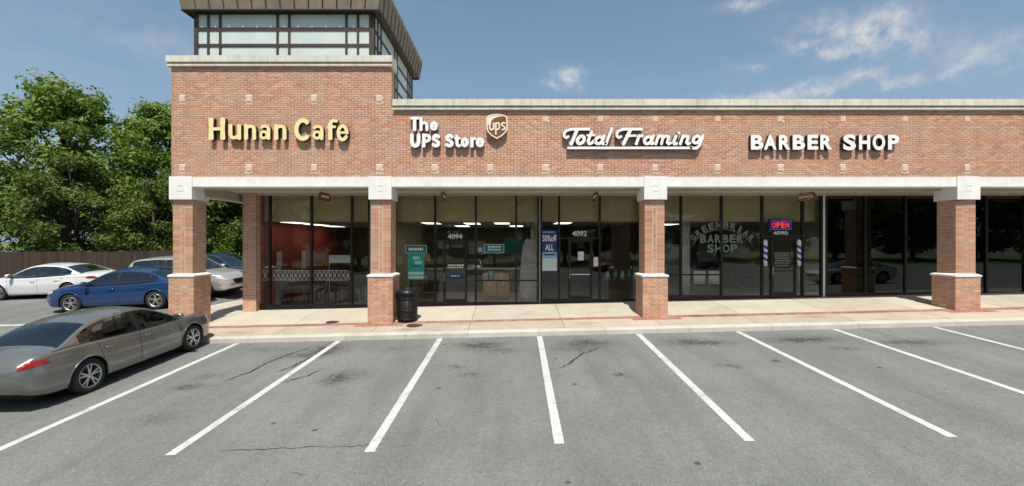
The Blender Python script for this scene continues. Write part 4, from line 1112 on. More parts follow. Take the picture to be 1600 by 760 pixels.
t = thing('display_board', 'tall lilac display board with a curved side in the shipping shop window', 'display board', (PX(824,y), y, zf))
pts = [(810,472),(812,440),(814,410),(817,385),(821,374),(838,374),(838,472)]
n = len(pts); vs = [(PX(a,y), y, PZ(b,y)) for a, b in pts]+[(PX(a,y), y+.05, PZ(b,y)) for a, b in pts]
MB().add(vs, [tuple(range(n-1, -1, -1)), tuple(range(n, 2*n))]+[(k, (k+1)%n, (k+1)%n+n, k+n) for k in range(n)]).build('board', M['lilac'], t)
box('print', M['white'], t, PX(825,y), PX(837,y), y-.006, y-.001, PZ(414.5,y), PZ(413,y))
t = thing('service_counter', 'long service counter across the back of the shipping shop', 'counter', (-2, 20, zf))
box('counter_front', M['drywall2'], t, -4.0, .3, 19.7, 20.3, zf, zf+1.0); box('counter_top', M['white'], t, -4.05, .35, 19.65, 20.35, zf+1.001, zf+1.04)
for i, (a, b, c, d, mm, lab) in enumerate(((-3.9,-3.3,-.3,.15,'white','square white wall sign at the left in the shipping shop'), (-3.2,-2.6,-.25,.15,'teal_pale','pale teal wall sign in the shipping shop'), (-.4,.6,-.55,.3,'teal','green hanging wall panel in the shipping shop'), (-2.3,-1.4,-.6,0.1,'lilac','grey wall chart in the shipping shop'))):
    t = thing('wall_panel', lab, 'wall sign', ((a+b)/2, 22.8, c)); box('panel', M[mm], t, a, b, 22.82, 22.89, c, d)
t = thing('shelf_rack', 'open metal shelf rack with cartons at the left of the shipping shop', 'shelf', (-3.6, 17.6, zf))
for zz in (.1,.55,1.0,1.45): box('shelf', M['drywall2'], t, -4.1, -3.1, 17.4, 17.8, zf+zz, zf+zz+.03)
for xx in (-4.1, -3.13): box('upright', M['black'], t, xx, xx+.03, 17.41, 17.79, zf, zf+1.6)
for i, (xx, zz, w, lab) in enumerate(((-3.9,.131,.3,'carton on the lowest shelf of the rack'),(-3.5,.581,.25,'carton on the second shelf of the rack'),(-3.85,1.031,.35,'carton on the third shelf of the rack'),(-3.5,1.481,.3,'carton on the top shelf of the rack'))):
    carton(xx-w/2, xx+w/2, 17.5, 17.75, zf+zz, zf+zz+.28, lab)
# framing shop
zf = ZF['frame']
q = random.Random(5)
t = rect_table(PX(970,16.2), 16.2, zf, 1.3, .5, .75, 'low display table behind the framing shop glass', 'wood', 'table', 'display_table')
xt = PX(970,16.2)
for i, (dx, h, mm, lab) in enumerate(((-.5,.28,'teal_pale','pale teal vase at the left of the display table'), (-.22,.34,'teal','teal vase second on the display table'), (.05,.30,'teal_pale','round pale vase in the middle of the display table'), (.3,.36,'teal','tall teal vase fourth on the display table'), (.52,.24,'white','small white vase at the right end of the display table'))):
    tag(MB().lathe([(1e-3,0),(.05,0),(.09,h*.35),(.05,h*.75),(.035,h*.85),(.06,h),(.045,h)], (xt+dx,16.15,zf+.751), 16).build('vase', M[mm], smooth=True, loc=(xt+dx,16.15,zf+.751)), lab, 'vase', 'vases on the display table')
for i, (a, b, c, d, Y) in enumerate(((945,965,366,388,22.7),(970,985,362,384,22.7),(900,915,372,390,22.7),(985,998,370,400,22.7))):
    t = thing('picture_frame', ('wide framed picture at the back of the framing shop','square framed picture high on the back wall of the framing shop','framed picture seen through the framing shop door','tall framed picture at the right back of the framing shop')[i], 'picture', (PX((a+b)/2,Y), Y, PZ(d,Y)), 'framed pictures in the framing shop')
    box('frame', M['wood'], t, PX(a,Y), PX(b,Y), Y, Y+.04, PZ(d,Y), PZ(c,Y)); box('print', M['lilac'], t, PX(a+2,Y), PX(b-2,Y), Y-.006, Y-.001, PZ(d-2,Y), PZ(c+2,Y))
# hair cutting shop
zf = ZF['barber']
y = 16.1
box('interior_post', M['lilac'], BT, PX(1065.5,y), PX(1078,y), y, y+.25, zf, ZB0+.02)
chair(PX(1262,16.4), 16.4, zf, math.pi*.1, 'white metal waiting chair at the right of the hair cutting shop', 'white', 'waiting chairs')
chair(PX(1092,16.5), 16.5, zf, math.pi*.9, 'white metal waiting chair behind the left pane of the hair cutting shop', 'white', 'waiting chairs')
chair(PX(1115,16.5), 16.5, zf, math.pi*.9, 'second white waiting chair from the left in the hair cutting shop', 'white', 'waiting chairs')
for i, x in enumerate((6.6, 8.4, 10.2)):
    t = thing('barber_chair', ('black padded barber chair at the left station','black padded barber chair at the middle station','black padded barber chair at the right station')[i], 'barber chair', (x, 19.2, zf), 'barber chairs')
    MB().lathe([(1e-3,0),(.28,0),(.28,.03),(.06,.06),(.06,.4),(1e-3,.42)], (x,19.2,zf), 16).build('pedestal', M['chrome'], t, True)
    box('seat', M['black'], t, x-.27, x+.27, 18.95, 19.45, zf+.42, zf+.55); box('backrest', M['black'], t, x-.25, x+.25, 19.46, 19.56, zf+.56, zf+1.1)
    for sx in (-1, 1): box('armrest', M['black'], t, x+sx*.3-.03, x+sx*.3+.03, 19.0, 19.45, zf+.66, zf+.71)
    t = thing('wall_mirror', ('mirror behind the left barber chair','mirror behind the middle barber chair','mirror behind the right barber chair')[i], 'mirror', (x, 22.85, zf+1), 'barber mirrors')
    box('mirror_glass', M['chrome'], t, x-.45, x+.45, 22.84, 22.89, zf+.95, zf+1.9)

# ------------------------------------------------------------------ litter bin
def bin_():
    Y = 13.45; x = PX(636.5, Y); z = walk(x, Y)+.01; r = .31; h = 1.02
    t = thing('litter_bin', 'black slatted steel litter bin standing beside the second brick column', 'litter bin', (x, Y, z))
    MB().lathe([(1e-3,.02),(r*.86,.02),(r*.88,.08),(r*.9,h*.80),(r*.82,h*.80)], (x,Y,z), 24).build('liner', M['roofdark'], t, True)
    m = MB(); n = 30
    for i in range(n):
        a = 2*math.pi*i/n; c_, s_ = math.cos(a), math.sin(a)
        w = .02
        def P(rr, zz, k): return (x+rr*c_-k*w*s_, Y+rr*s_+k*w*c_, z+zz)
        pr = [(r*.94,.06),(r*.96,.3),(r*.97,.6),(r*1.02,.78),(r*1.08,.86)]
        for (r0, z0), (r1, z1) in zip(pr, pr[1:]):
            m.add([P(r0,z0,-1),P(r0,z0,1),P(r1,z1,1),P(r1,z1,-1),P(r0+.01,z0,-1),P(r0+.01,z0,1),P(r1+.01,z1,1),P(r1+.01,z1,-1)], [(3,2,1,0),(4,5,6,7),(0,1,5,4),(1,2,6,5),(2,3,7,6),(3,0,4,7)])
    tag(m.build('slats', M['black'], t), kind='stuff')
    for zz, rr in ((.07,.97),(.34,.985),(.72,1.0),(.87,1.1)):
        MB().tube([(x+r*rr*math.cos(a), Y+r*rr*math.sin(a), z+zz) for a in np.linspace(0, 2*math.pi, 28, endpoint=False)], .016, 6, closed=True).build('hoop', M['black'], t, True)
    MB().lathe([(1e-3,0),(.26,0),(.3,.02),(.3,.05),(.24,.055)], (x,Y,z), 24).build('foot_ring', M['black'], t, True)
    MB().lathe([(r*1.06,.87),(r*1.06,.9),(r*.8,.97),(r*.5,1.0),(r*.48,.96)], (x,Y,z), 24).build('lid', M['black'], t, True)
bin_()

# ------------------------------------------------------------------ cars
def interp(pts, x):
    xs = [p[0] for p in pts]; ys = [p[1] for p in pts]
    return float(np.interp(x, xs, ys))
def smooth_interp(pts, x, d=.09):
    return sum(interp(pts, x+k*d/2) for k in (-2, -1, 0, 1, 2))/5
def paint(name, c, metallic=.5, rough=.3):
    m, t, bs, out = new_mat(name)
    bs.inputs['Base Color'].default_value = (*c, 1); bs.inputs['Metallic'].default_value = metallic
    bs.inputs['Roughness'].default_value = rough; bs.inputs['Coat Weight'].default_value = .8; bs.inputs['Coat Roughness'].default_value = .04
    nz = t.n('ShaderNodeTexNoise', {'Vector': t.n('ShaderNodeTexCoord').outputs['Object'], 'Scale': 3.0, 'Detail': 6}).outputs['Fac']
    t.t.links.new(t.ramp(nz, [(.3, rough*.85), (.7, rough*1.25)]), bs.inputs['Roughness'])
    return m
CM = dict(tyre=mat('tyre_rubber', (.018,.018,.018), .85, (.03,.029,.028), 12, bump=.3, bscale=60), rim=mat('alloy', (.52,.52,.53), .32, metallic=.9), rimd=mat('dark_alloy', (.05,.05,.055), .4, metallic=.6),
          cglass=glass_mat('car_glass', (.30,.34,.33), .03, 1.3), trim=mat('black_trim', (.015,.015,.016), .45), seam=mat('panel_gap', (.006,.006,.006), .8),
          lamp=mat('headlamp', (.62,.65,.68), .08, coat=1.0, spec=.8), tail=mat('tail_lamp', (.35,.01,.01), .15, coat=1.0), amber=mat('side_marker', (.6,.18,.02), .2),
          plate=mat('plate', (.7,.72,.75), .5), cabin=mat('cabin_fabric', (.035,.033,.032), .9), chrome=M['chrome'])
KINDS = dict(
 sedan=dict(L=4.82, W=.905, ax=(1.42, -1.36), R=.335,
   top=[(-2.41,.80),(-2.36,.92),(-2.2,1.0),(-1.75,1.03),(-1.1,1.0),(-.3,.955),(.5,.935),(.95,.945),(1.25,.935),(1.7,.895),(2.05,.83),(2.28,.74),(2.41,.60)],
   bot=[(-2.41,.42),(-2.3,.30),(-2.0,.22),(-1,.19),(1,.19),(2.0,.19),(2.3,.22),(2.41,.30)],
   plan=[(-2.41,.62),(-2.33,.76),(-2.15,.85),(-1.7,.895),(-.5,.905),(1.3,.905),(1.8,.885),(2.1,.82),(2.28,.72),(2.38,.58),(2.41,.50)],
   roof=[(-1.95,1.0),(-1.6,1.16),(-1.2,1.33),(-.8,1.415),(-.3,1.45),(.1,1.44),(.35,1.375),(.7,1.19),(1.12,.94)],
   ws=(.36,1.12), rw=(-1.95,-1.12), pill=(-.14,-1.22), wr=.60, seams=(1.02,-.16,-1.13)),
 suv=dict(L=4.6, W=.93, ax=(1.38, -1.30), R=.37,
   top=[(-2.3,.85),(-2.26,1.0),(-2.1,1.08),(-1.1,1.06),(-.3,1.04),(.5,1.02),(.9,1.05),(1.2,1.04),(1.7,.98),(2.05,.90),(2.2,.80),(2.3,.66)],
   bot=[(-2.3,.48),(-2.2,.36),(-2,.28),(-1,.25),(1,.25),(2,.25),(2.2,.28),(2.3,.36)],
   plan=[(-2.3,.70),(-2.22,.82),(-2.05,.89),(-1.6,.92),(1.3,.93),(1.8,.91),(2.05,.85),(2.2,.76),(2.28,.64),(2.3,.56)],
   roof=[(-2.2,1.06),(-2.08,1.28),(-1.9,1.55),(-1.6,1.62),(-.8,1.67),(-.1,1.66),(.2,1.60),(.55,1.38),(1.05,1.05)],
   ws=(.22,1.05), rw=(-2.2,-1.88), pill=(-.2,-1.2), wr=.64, seams=(.98,-.2,-1.12)))
def build_car(kind, pm, label, rims='rim', mirror=True):
    K = KINDS[kind]; t = thing('parked_car', label, 'car', (0, 0, 0), 'parked cars')
    xs = sorted(set([round(v, 3) for v in np.linspace(-K['L']/2, K['L']/2, 110)]))
    sec = [(.0,0,'b'),(.72,0,'b'),(.9,.0,'b'),(.955,.06,'b'),(.975,.16,'b'),(.985,.30,'b'),(.995,.45,'b'),(1.0,.60,'b'),(.990,.72,'b'),(.975,.80,'b'),(.968,.86,'b'),(.95,.93,'b'),(.92,.975,'b'),(.86,1.0,'b'),(.6,1.035,'b'),(.3,1.05,'b'),(0,1.055,'b')]
    t0 = np.linspace(0, 1, len(sec)); tt = np.linspace(0, 1, 58)
    fw = np.interp(tt, t0, [s_[0] for s_ in sec]); fz = np.interp(tt, t0, [s_[1] for s_ in sec])
    k_ = np.array([.25,.5,.25])
    for _ in range(2): fw[1:-1] = np.convolve(fw, k_, 'valid'); fz[1:-1] = np.convolve(fz, k_, 'valid')
    def pt(x, j, off=0.0):
        w = smooth_interp(K['plan'], x); zt = smooth_interp(K['top'], x, .12); zb = smooth_interp(K['bot'], x)
        arch = 0
        for a in K['ax']:
            arch = max(arch, math.exp(-((x-a)/.42)**2))
        f = fz[j]; h = zt-zb
        y = fw[j]*w+(.018*arch*math.exp(-((f-.55)/.3)**2) if .1 < f < .97 else 0)
        # flank crease above the wheel centres
        if .55 < f < .9: y -= .010*math.sin((f-.55)/.35*math.pi)
        bulge = .05*math.sin(min(1, max(0, f))*math.pi)   # nose and tail bow outwards
        xx = x
        e = abs(x)/(K['L']/2)
        if e > .93: xx = x+math.copysign(bulge*(e-.93)/.07, x)
        return Vector((xx, y+off*(1 if f < .98 else 0), zb+f*h+(off if f >= .98 else 0)))
    G = [[pt(x, j) for j in range(58)] for x in xs]
    Ra = K['R']+.055; zc = K['R']
    mb = MB(); n = 58
    for sgn in (1, -1):
        o = len(mb.v); kill = set()
        for i, x in enumerate(xs):
            for j in range(n):
                p = G[i][j].copy()
                if p.y > .55:
                    for a in K['ax']:
                        d = Vector((p.x-a, p.z-zc)); L = d.length
                        if L < Ra-.012: kill.add((i, j))
                        elif L < Ra+.030: d = d/L*Ra; p.x, p.z = a+d.x, zc+d.y
                mb.v.append((p.x, p.y*sgn, p.z))
        for i in range(len(xs)-1):
            for j in range(n-1):
                q4 = [(i,j),(i+1,j),(i+1,j+1),(i,j+1)]
                if any(c in kill for c in q4): continue
                f = tuple(o+a*n+b for a, b in q4); mb.f.append(f if sgn < 0 else f[::-1]); mb.m.append(0)
        for i in (0, len(xs)-1):   # close the ends
            cidx = len(mb.v); zt, zb = G[i][-1].z, G[i][0].z
            mb.v.append((G[i][0].x+(.02 if i else -.02), 0, (zt+zb)/2))
            for j in range(n-1):
                f = (cidx, o+i*n+j, o+i*n+j+1); mb.f.append(f if (sgn > 0) == (i > 0) else f[::-1]); mb.m.append(0)
    # roof shell and glass from one loft
    rx = [v for v in np.linspace(K['roof'][0][0], K['roof'][-1][0], 46)]
    snap = [K['ws'][0], K['rw'][1], K['pill'][0]-.045, K['pill'][0]+.045, K['pill'][1]-.04, K['pill'][1]+.04, K['rw'][1]-.1]
    for s_ in snap:
        k = min(range(1, len(rx)-1), key=lambda i: abs(rx[i]-s_)); rx[k] = s_
    rx.sort(); zmax = max(z for _, z in K['roof'])
    def gp(x, u):      # u: 0 belt .. 1 roof edge .. 2 centre
        zb_ = smooth_interp(K['top'], x, .12)-.015; zr = max(zb_+.001, smooth_interp(K['roof'], x, .1)-.035); w = smooth_interp(K['plan'], x)*.93
        f = min(1, (zr-zb_)/(zmax-1.0)); we = w-(w-K['wr'])*f
        if u <= 1: return Vector((x, w+(we-w)*u+.028*math.sin(u*math.pi)*f, zb_+(zr-zb_)*u))
        v = u-1; e = zr+.055*math.sin(min(1, v*1.0)*math.pi/2)*min(1, f*1.5+.2)
        return Vector((x, we*(1-v), e))
    us = [0,.03,.25,.5,.75,.9,1,1.03,1.08,1.2,1.4,1.7,2.0]
    parts = {'body': mb, 'windshield': MB(), 'rear_window': MB(), 'side_window': {}, 'trim': {}}
    for sgn in (1, -1):
        for i in range(len(rx)-1):
            xa, xb = rx[i], rx[i+1]; xm = (xa+xb)/2
            for j in range(len(us)-1):
                um = (us[j]+us[j+1])/2; P = [gp(xa, us[j]), gp(xb, us[j]), gp(xb, us[j+1]), gp(xa, us[j+1])]
                P = [(p.x, p.y*sgn, p.z) for p in P]
                f = (0,1,2,3) if sgn < 0 else (3,2,1,0)
                tgt = mb
                if um < 1:
                    if .03 < um < .9 and xm > K['rw'][1]-(.1 if kind == 'sedan' else -.05)-(.22 if kind == 'sedan' else 0) and xm < K['ws'][1]-.22:
                        if abs(xm-K['pill'][0]) < .046 or abs(xm-K['pill'][1]) < .041: tgt = parts['trim'].setdefault((sgn, abs(xm-K['pill'][0]) < .046), MB())
                        else:
                            key = (sgn, 0 if xm > K['pill'][0] else (1 if xm > K['pill'][1] else 2)); tgt = parts['side_window'].setdefault(key, MB())
                    elif um < .9 and xm >= K['ws'][1]-.22: tgt = parts['trim'].setdefault((sgn, 9), MB())
                else:
                    if um > 1.08 and xm > K['ws'][0]: tgt = parts['windshield']
                    elif um > 1.1 and xm < K['rw'][1]: tgt = parts['rear_window']
                tgt.add(P, [f])
    body = mb.build('body', pm, t, True)
    parts['windshield'].build('windshield', CM['cglass'], t, True); parts['rear_window'].build('rear_window', CM['cglass'], t, True)
    for w_ in parts['trim'].values(): w_.build('pillar_trim', CM['trim'], t, True)
    for w_ in parts['side_window'].values(): w_.build('side_window', CM['cglass'], t, True)
    # cabin: dark floor and seats seen through the glass
    m = MB(); zb_ = .75
    m.box(-1.7 if kind == 'sedan' else -2.0, 1.0, -.72, .72, zb_-.3, zb_)
    for (sx, sy) in ((.15,.36),(.15,-.36),(-.55,.36),(-.55,-.36)):
        m.box(sx-.45, sx+.05, sy-.22, sy+.22, zb_, zb_+.12).hexa([(sx-.5,sy-.22,zb_),(sx-.38,sy-.22,zb_),(sx-.38,sy+.22,zb_),(sx-.5,sy+.22,zb_),(sx-.60,sy-.2,zb_+.40),(sx-.52,sy-.2,zb_+.40),(sx-.52,sy+.2,zb_+.40),(sx-.60,sy+.2,zb_+.40)])
        m.box(sx-.62, sx-.54, sy-.11, sy+.11, zb_+.41, zb_+.54)
    m.hexa([(.55,-.7,zb_),(1.0,-.7,zb_),(1.0,.7,zb_),(.55,.7,zb_),(.62,-.68,zb_+.17),(1.0,-.68,zb_+.15),(1.0,.68,zb_+.15),(.62,.68,zb_+.17)])
    m.build('cabin', CM['cabin'], t)
    # wheel houses, arch lips, wheels
    m = MB()
    for a in K['ax']:
        for sgn in (1, -1):
            o = len(m.v); k = 18
            for i in range(k+1):
                th = math.pi*1.15*i/k-.07*math.pi
                for yy in (.58, K['W']*.965): m.v.append((a+(Ra+.004)*math.cos(th), yy*sgn, zc+(Ra+.004)*math.sin(th)))
            for i in range(k): m.f.append((o+2*i, o+2*i+1, o+2*i+3, o+2*i+2)); m.m.append(0)
            m.add([(a-Ra, .57*sgn, .2), (a+Ra, .57*sgn, .2), (a+Ra, .57*sgn, zc+Ra), (a-Ra, .57*sgn, zc+Ra)], [(0,1,2,3)])
    m.box(-K['L']/2+.3, K['L']/2-.3, -.56, .56, .17, .4)
    m.build('underbody', CM['seam'], t)
    for a in K['ax']:
        for sgn in (1, -1):
            P = []
            for th in np.linspace(-.10, math.pi+.10, 26):
                x, z = a+Ra*math.cos(th), zc+Ra*math.sin(th)
                col_ = [pt(x, j) for j in range(4, n)]; p = min(col_, key=lambda p_: abs(p_.z-z)+(9 if p_.y < .6 else 0))
                P.append((x, (p.y-.004)*sgn, z))
            MB().tube(P, .013, 6).build('arch_lip', pm, t, True)
    for a in K['ax']:
        for sgn in (1, -1):
            yw = K['W']-.02; Rw = K['R']
            wh = MB().lathe([(Rw*.66,-.21),(Rw*.93,-.21),(Rw*.985,-.19),(Rw,-.15),(Rw,-.05),(Rw*.985,-.015),(Rw*.93,0),(Rw*.70,.004),(Rw*.66,-.02)], (0,0,0), 40, 'y')
            if sgn < 0: wh.v = [(x, -y, z) for x, y, z in wh.v]; wh.f = [f[::-1] for f in wh.f]
            wh.v = [(x+a, y+sgn*yw, z+Rw) for x, y, z in wh.v]
            W = wh.build('wheel', CM['tyre'], t, True)
            rm = MB().lathe([(Rw*.655,-.17),(Rw*.66,-.02),(Rw*.70,.003),(Rw*.68,.008),(Rw*.63,-.005),(Rw*.61,-.05),(Rw*.60,-.16)], (0,0,0), 40, 'y')
            for k in range(5):
                for dd in (-.13, .13):
                    an = 2*math.pi*k/5+dd*.6+.3; c0, s0 = math.cos(an), math.sin(an); an2 = 2*math.pi*k/5+dd*1.5+.3; c1, s1 = math.cos(an2), math.sin(an2)
                    r0, r1 = Rw*.14, Rw*.635; w0, w1 = .016, .013
                    rm.hexa([(r0*c0+w0*s0,-.05,r0*s0-w0*c0),(r0*c0-w0*s0,-.05,r0*s0+w0*c0),(r1*c1-w1*s1,-.045,r1*s1+w1*c1),(r1*c1+w1*s1,-.045,r1*s1-w1*c1),
                             (r0*c0+w0*s0,-.012,r0*s0-w0*c0),(r0*c0-w0*s0,-.012,r0*s0+w0*c0),(r1*c1-w1*s1,-.004,r1*s1+w1*c1),(r1*c1+w1*s1,-.004,r1*s1-w1*c1)])
            rm.lathe([(1e-3,.0),(Rw*.10,.0),(Rw*.17,-.012),(Rw*.18,-.06)], (0,0,0), 20, 'y')
            dk = MB().lathe([(1e-3,-.06),(Rw*.60,-.065),(Rw*.6,-.17)], (0,0,0), 28, 'y')
            for mm, nm, mt in ((rm, 'rim', rims), (dk, 'brake_disc', 'rimd')):
                if sgn < 0: mm.v = [(x, -y, z) for x, y, z in mm.v]; mm.f = [f[::-1] for f in mm.f]
                mm.v = [(x+a, y+sgn*yw, z+Rw) for x, y, z in mm.v]; mm.build(nm, CM[mt], W, nm == 'brake_disc')
    # patches lying on the body surface
    def side_pt(x, z):
        best = None
        for j in range(3, n-1):
            p, q = pt(x, j), pt(x, j+1)
            if p.z <= z <= q.z and p.y > .3:
                u = (z-p.z)/max(1e-5, q.z-p.z); return p.lerp(q, u)
        return pt(x, n-12)
    def patch(name, mt, xa, xb, za, zb, off=.007, zs=0.0):
        for sgn in (1, -1):
            nx, nz = 14, 6; m = MB(); g_ = []
            for i in range(nx+1):
                x = xa+(xb-xa)*i/nx; top = smooth_interp(K['top'], x, .12)-.035
                taper = 1-.55*(1-i/nx)**2 if abs(xb) > abs(xa) else 1-.55*(i/nx)**2
                c_ = (za+zb)/2+zs*(x-xb); h = (zb-za)/2*taper
                g_.append([side_pt(x, min(top, c_-h+2*h*k/nz)) for k in range(nz+1)])
            vs = []
            for i in range(nx+1):
                for k in range(nz+1):
                    p = g_[i][k]; dx = g_[min(i+1, nx)][k]-g_[max(i-1, 0)][k]; dz = g_[i][min(k+1, nz)]-g_[i][max(k-1, 0)]
                    nn = dx.cross(dz)
                    nn = nn.normalized() if nn.length > 1e-9 else Vector((0, 1, 0))
                    if nn.y < 0: nn = -nn
                    p = p+nn*off; vs.append((p.x, p.y*sgn, p.z))
            m.add(vs, [(i*(nz+1)+k, (i+1)*(nz+1)+k, (i+1)*(nz+1)+k+1, i*(nz+1)+k+1) for i in range(nx) for k in range(nz)]); m.build(name, CM[mt], t, True)
    hL = K['L']/2; zt = interp(K['top'], 2.1)
    patch('headlight', 'lamp', hL-.42, hL-.02, zt-.17, zt-.05, zs=-.16)
    patch('tail_light', 'tail', -hL+.36, -hL+.02, .80 if kind == 'sedan' else .86, .93 if kind == 'sedan' else 1.0)
    patch('side_marker', 'amber', hL-.34, hL-.2, .50, .53)
    # front and rear centre pieces
    xe = hL+.03
    box('grille', CM['trim'], t, xe-.09, xe+.005, -.42, .42, .50, zt-.16)
    box('number_plate', CM['plate'], t, -hL-.055, -hL-.035, -.15, .15, .62, .76)
    # gaps between the panels
    def seam(x_top, x_bot, f0=.10, f1=.95, w=.004):
        for sgn in (1, -1):
            m = MB(); J = [j for j in range(n) if f0 < fz[j] < f1 and fw[j] > .8]
            vs = []
            for j in J:
                u = (fz[j]-f0)/(f1-f0); x = x_bot+(x_top-x_bot)*u
                for d in (-w, w): p = pt(x+d, j, .0025); vs.append((p.x, p.y*sgn, p.z))
            m.add(vs, [(2*i, 2*i+1, 2*i+3, 2*i+2) for i in range(len(J)-1)]); m.build('door_gap', CM['seam'], t)
    s0, s1, s2 = K['seams']; seam(s0, s0-.02); seam(s1, s1); seam(s2, s2+.12)
    # shut line of the bonnet, sill strip
    for sgn in (1, -1):
        m = MB(); vs = []
        X = np.linspace(K['ws'][1]-.1, hL-.28, 24); j = int(np.argmin(abs(fz-.985)+(fw < .8)*9))
        for x in X:
            for d in (0, .008): p = pt(x, j, .004); vs.append((p.x, (p.y-d)*sgn, p.z+.003))
        m.add(vs, [(2*i, 2*i+1, 2*i+3, 2*i+2) for i in range(len(X)-1)]); m.build('bonnet_gap', CM['seam'], t)
        m = MB(); vs = []
        X = np.linspace(K['ws'][1]-.25, K['rw'][1]-.15, 30)
        for x in X:
            p = gp(x, 0.0)
            for d in (-.006, .020): vs.append((p.x, (p.y+.010)*sgn, p.z+d))
        m.add(vs, [(2*i, 2*i+1, 2*i+3, 2*i+2) for i in range(len(X)-1)]); m.build('window_trim', CM['trim'], t)
        for s_ in (s0-.98 if kind == 'sedan' else s0-.95, s2+.22):
            x = s_; zz = .80 if kind == 'sedan' else .88; y = K['W']*.985
            MB().tube([(x-.1, (y-.01)*sgn, zz), (x-.085, (y+.028)*sgn, zz+.003), (x+.075, (y+.028)*sgn, zz+.003), (x+.09, (y-.01)*sgn, zz)], .013, 8).build('door_handle', pm, t, True)
        x = K['ws'][1]-.28; zz = interp(K['top'], x)+.10
        mi = MB().ell((x, sgn*(K['W']+.09), zz), (.075,.115,.075), 16, 10).build('mirror', pm, t, True)
        MB().tube([(x+.02, sgn*(K['W']*.9), zz-.09), (x+.01, sgn*(K['W']+.02), zz-.05)], .022, 8).build('mirror_arm', CM['trim'], mi)
        box('mirror_glass', M['chrome'], mi, x-.077, x-.070, sgn*(K['W']+.09)-.08, sgn*(K['W']+.09)+.08, zz-.045, zz+.045)
    return t
def repaint(root, pm):
    for ch in root.children:
        if ch.name.split('.')[0] in ('body', 'door_handle', 'mirror', 'arch_lip'):
            me = ch.data.copy(); me.materials[0] = pm; ch.data = me
def place(c, x, y, rot, z=None):
    # rest the four wheels on the sloping lot
    d = Vector((math.cos(rot), math.sin(rot))); s_ = Vector((-d.y, d.x))
    g = lambda a, b: ground(x+d.x*a+s_.x*b, y+d.y*a+s_.y*b)
    f, r_, l, q_ = g(1.4,0), g(-1.35,0), g(0,.8), g(0,-.8)
    c.rotation_euler = Matrix.Rotation(rot, 4, 'Z').to_euler()
    fx = Vector((d.x, d.y, (f-r_)/2.75)).normalized(); sy = Vector((s_.x, s_.y, (l-q_)/1.6)).normalized()
    up = fx.cross(sy).normalized(); sy = up.cross(fx)
    c.rotation_euler = Matrix((fx, sy, up)).transposed().to_euler()
    c.location = (x, y, (f+r_)/2+.003)
grey = build_car('sedan', paint('grey_beige_metallic', (.22,.222,.21), .6, .27), 'grey metallic sedan parked nose to the kerb at the left end of the stalls')
place(grey, -9.22, 9.98, R(90))
blue = copy_tree(grey); repaint(blue, paint('blue_metallic', (.015,.055,.17), .4, .25))
blue['label'] = 'dark blue sedan parked in the side lot left of the first column'
place(blue, -14.28, 16.4, R(186))
suv = build_car('suv', paint('silver_metallic', (.55,.54,.52), .5, .3), 'silver compact SUV parked facing the side of the shops', rims='rim')
place(suv, -13.85, 18.75, R(-5))
w2 = copy_tree(suv); repaint(w2, paint('dark_blue_suv', (.03,.06,.11), .4, .3)); w2['label'] = 'dark blue SUV behind the silver one in the side lot'
place(w2, -14.4, 21.7, R(-4))
c5 = copy_tree(grey); repaint(c5, paint('white_car', (.66,.67,.68), .1, .3)); c5['label'] = 'white sedan parked farthest left in the side lot'
place(c5, -20.2, 19.2, R(184))
mir = [('sedan', (21.3, 3.4), R(180), (.50,.50,.50), 'silver sedan across the aisle right of the camera'),
       ('suv', (21.0, -17.0), R(90), (.02,.02,.025), 'black SUV parked in the far row behind the camera'),
       ('sedan', (9.7, -17.0), R(90), (.25,.02,.02), 'dark red sedan parked in the far row behind the camera'),
       ('suv', (-4.1, -17.0), R(90), (.30,.31,.32), 'grey SUV parked in the far row behind the camera'),
       ('sedan', (28.8, -17), R(-90), (.06,.09,.14), 'slate blue sedan parked in the far row behind the camera')]
for kd, (x, y), rot, c, lab in mir:
    cc = copy_tree(grey if kd == 'sedan' else suv); repaint(cc, paint('car_paint', c, .3, .3)); cc['label'] = lab; place(cc, x, y, rot)

# ------------------------------------------------------------------ trees
def tree_mesh(seed, h, crown_r, crown_h, nleaf, leaf, trunk_r=.2, low=.12):
    q = random.Random(seed); tr = MB()
    top = Vector((q.uniform(-.4,.4), q.uniform(-.4,.4), h*.82))
    tr.tube([(0,0,-.3), (q.uniform(-.1,.1),0,h*.22), (top.x*.5,top.y*.5,h*.5), tuple(top)], [trunk_r*1.25, trunk_r, trunk_r*.65, trunk_r*.15], 9)
    clumps = []
    for i in range(70):
        zz = q.uniform(0, 1); prof = math.sin(math.pi*min(1, (zz*.86+.10)))**.7
        a = q.uniform(0, 2*math.pi); rr = crown_r*prof*math.sqrt(q.uniform(.15, 1))*q.uniform(.8,1.1)
        c = Vector((rr*math.cos(a), rr*math.sin(a), h*low+crown_h*zz)); clumps.append((c, q.uniform(.35, .75)*crown_r*.42))
    for c, r_ in clumps[::2]:
        z0 = max(h*.14, c.z-crown_r*.7); b = Vector((top.x*z0/h, top.y*z0/h, z0)); mid = b.lerp(c, .55)+Vector((0,0,-.15))
        tr.tube([b, mid, c], [trunk_r*.32, trunk_r*.18, .02], 5)
    lf = MB(); per = nleaf//len(clumps)
    for c, r_ in clumps:
        for _ in range(per):
            u = Vector((q.gauss(0,1), q.gauss(0,1), q.gauss(0,.8))).normalized()*(q.random()**.45)
            p = c+Vector((u.x*r_*1.15, u.y*r_*1.15, u.z*r_*.8))
            n_ = (u+Vector((q.gauss(0,.5), q.gauss(0,.5), q.gauss(0,.5)+.35))).normalized(); a = n_.orthogonal().normalized()
            a = Matrix.Rotation(q.uniform(0, 6.28), 3, n_) @ a; b = n_.cross(a); l = leaf*q.uniform(.6, 1.3)
            lf.add([p-a*l, p+b*l*.5+n_*l*.12, p+a*l, p-b*l*.5+n_*l*.12], [(0,1,2,3)])
    return tr, lf
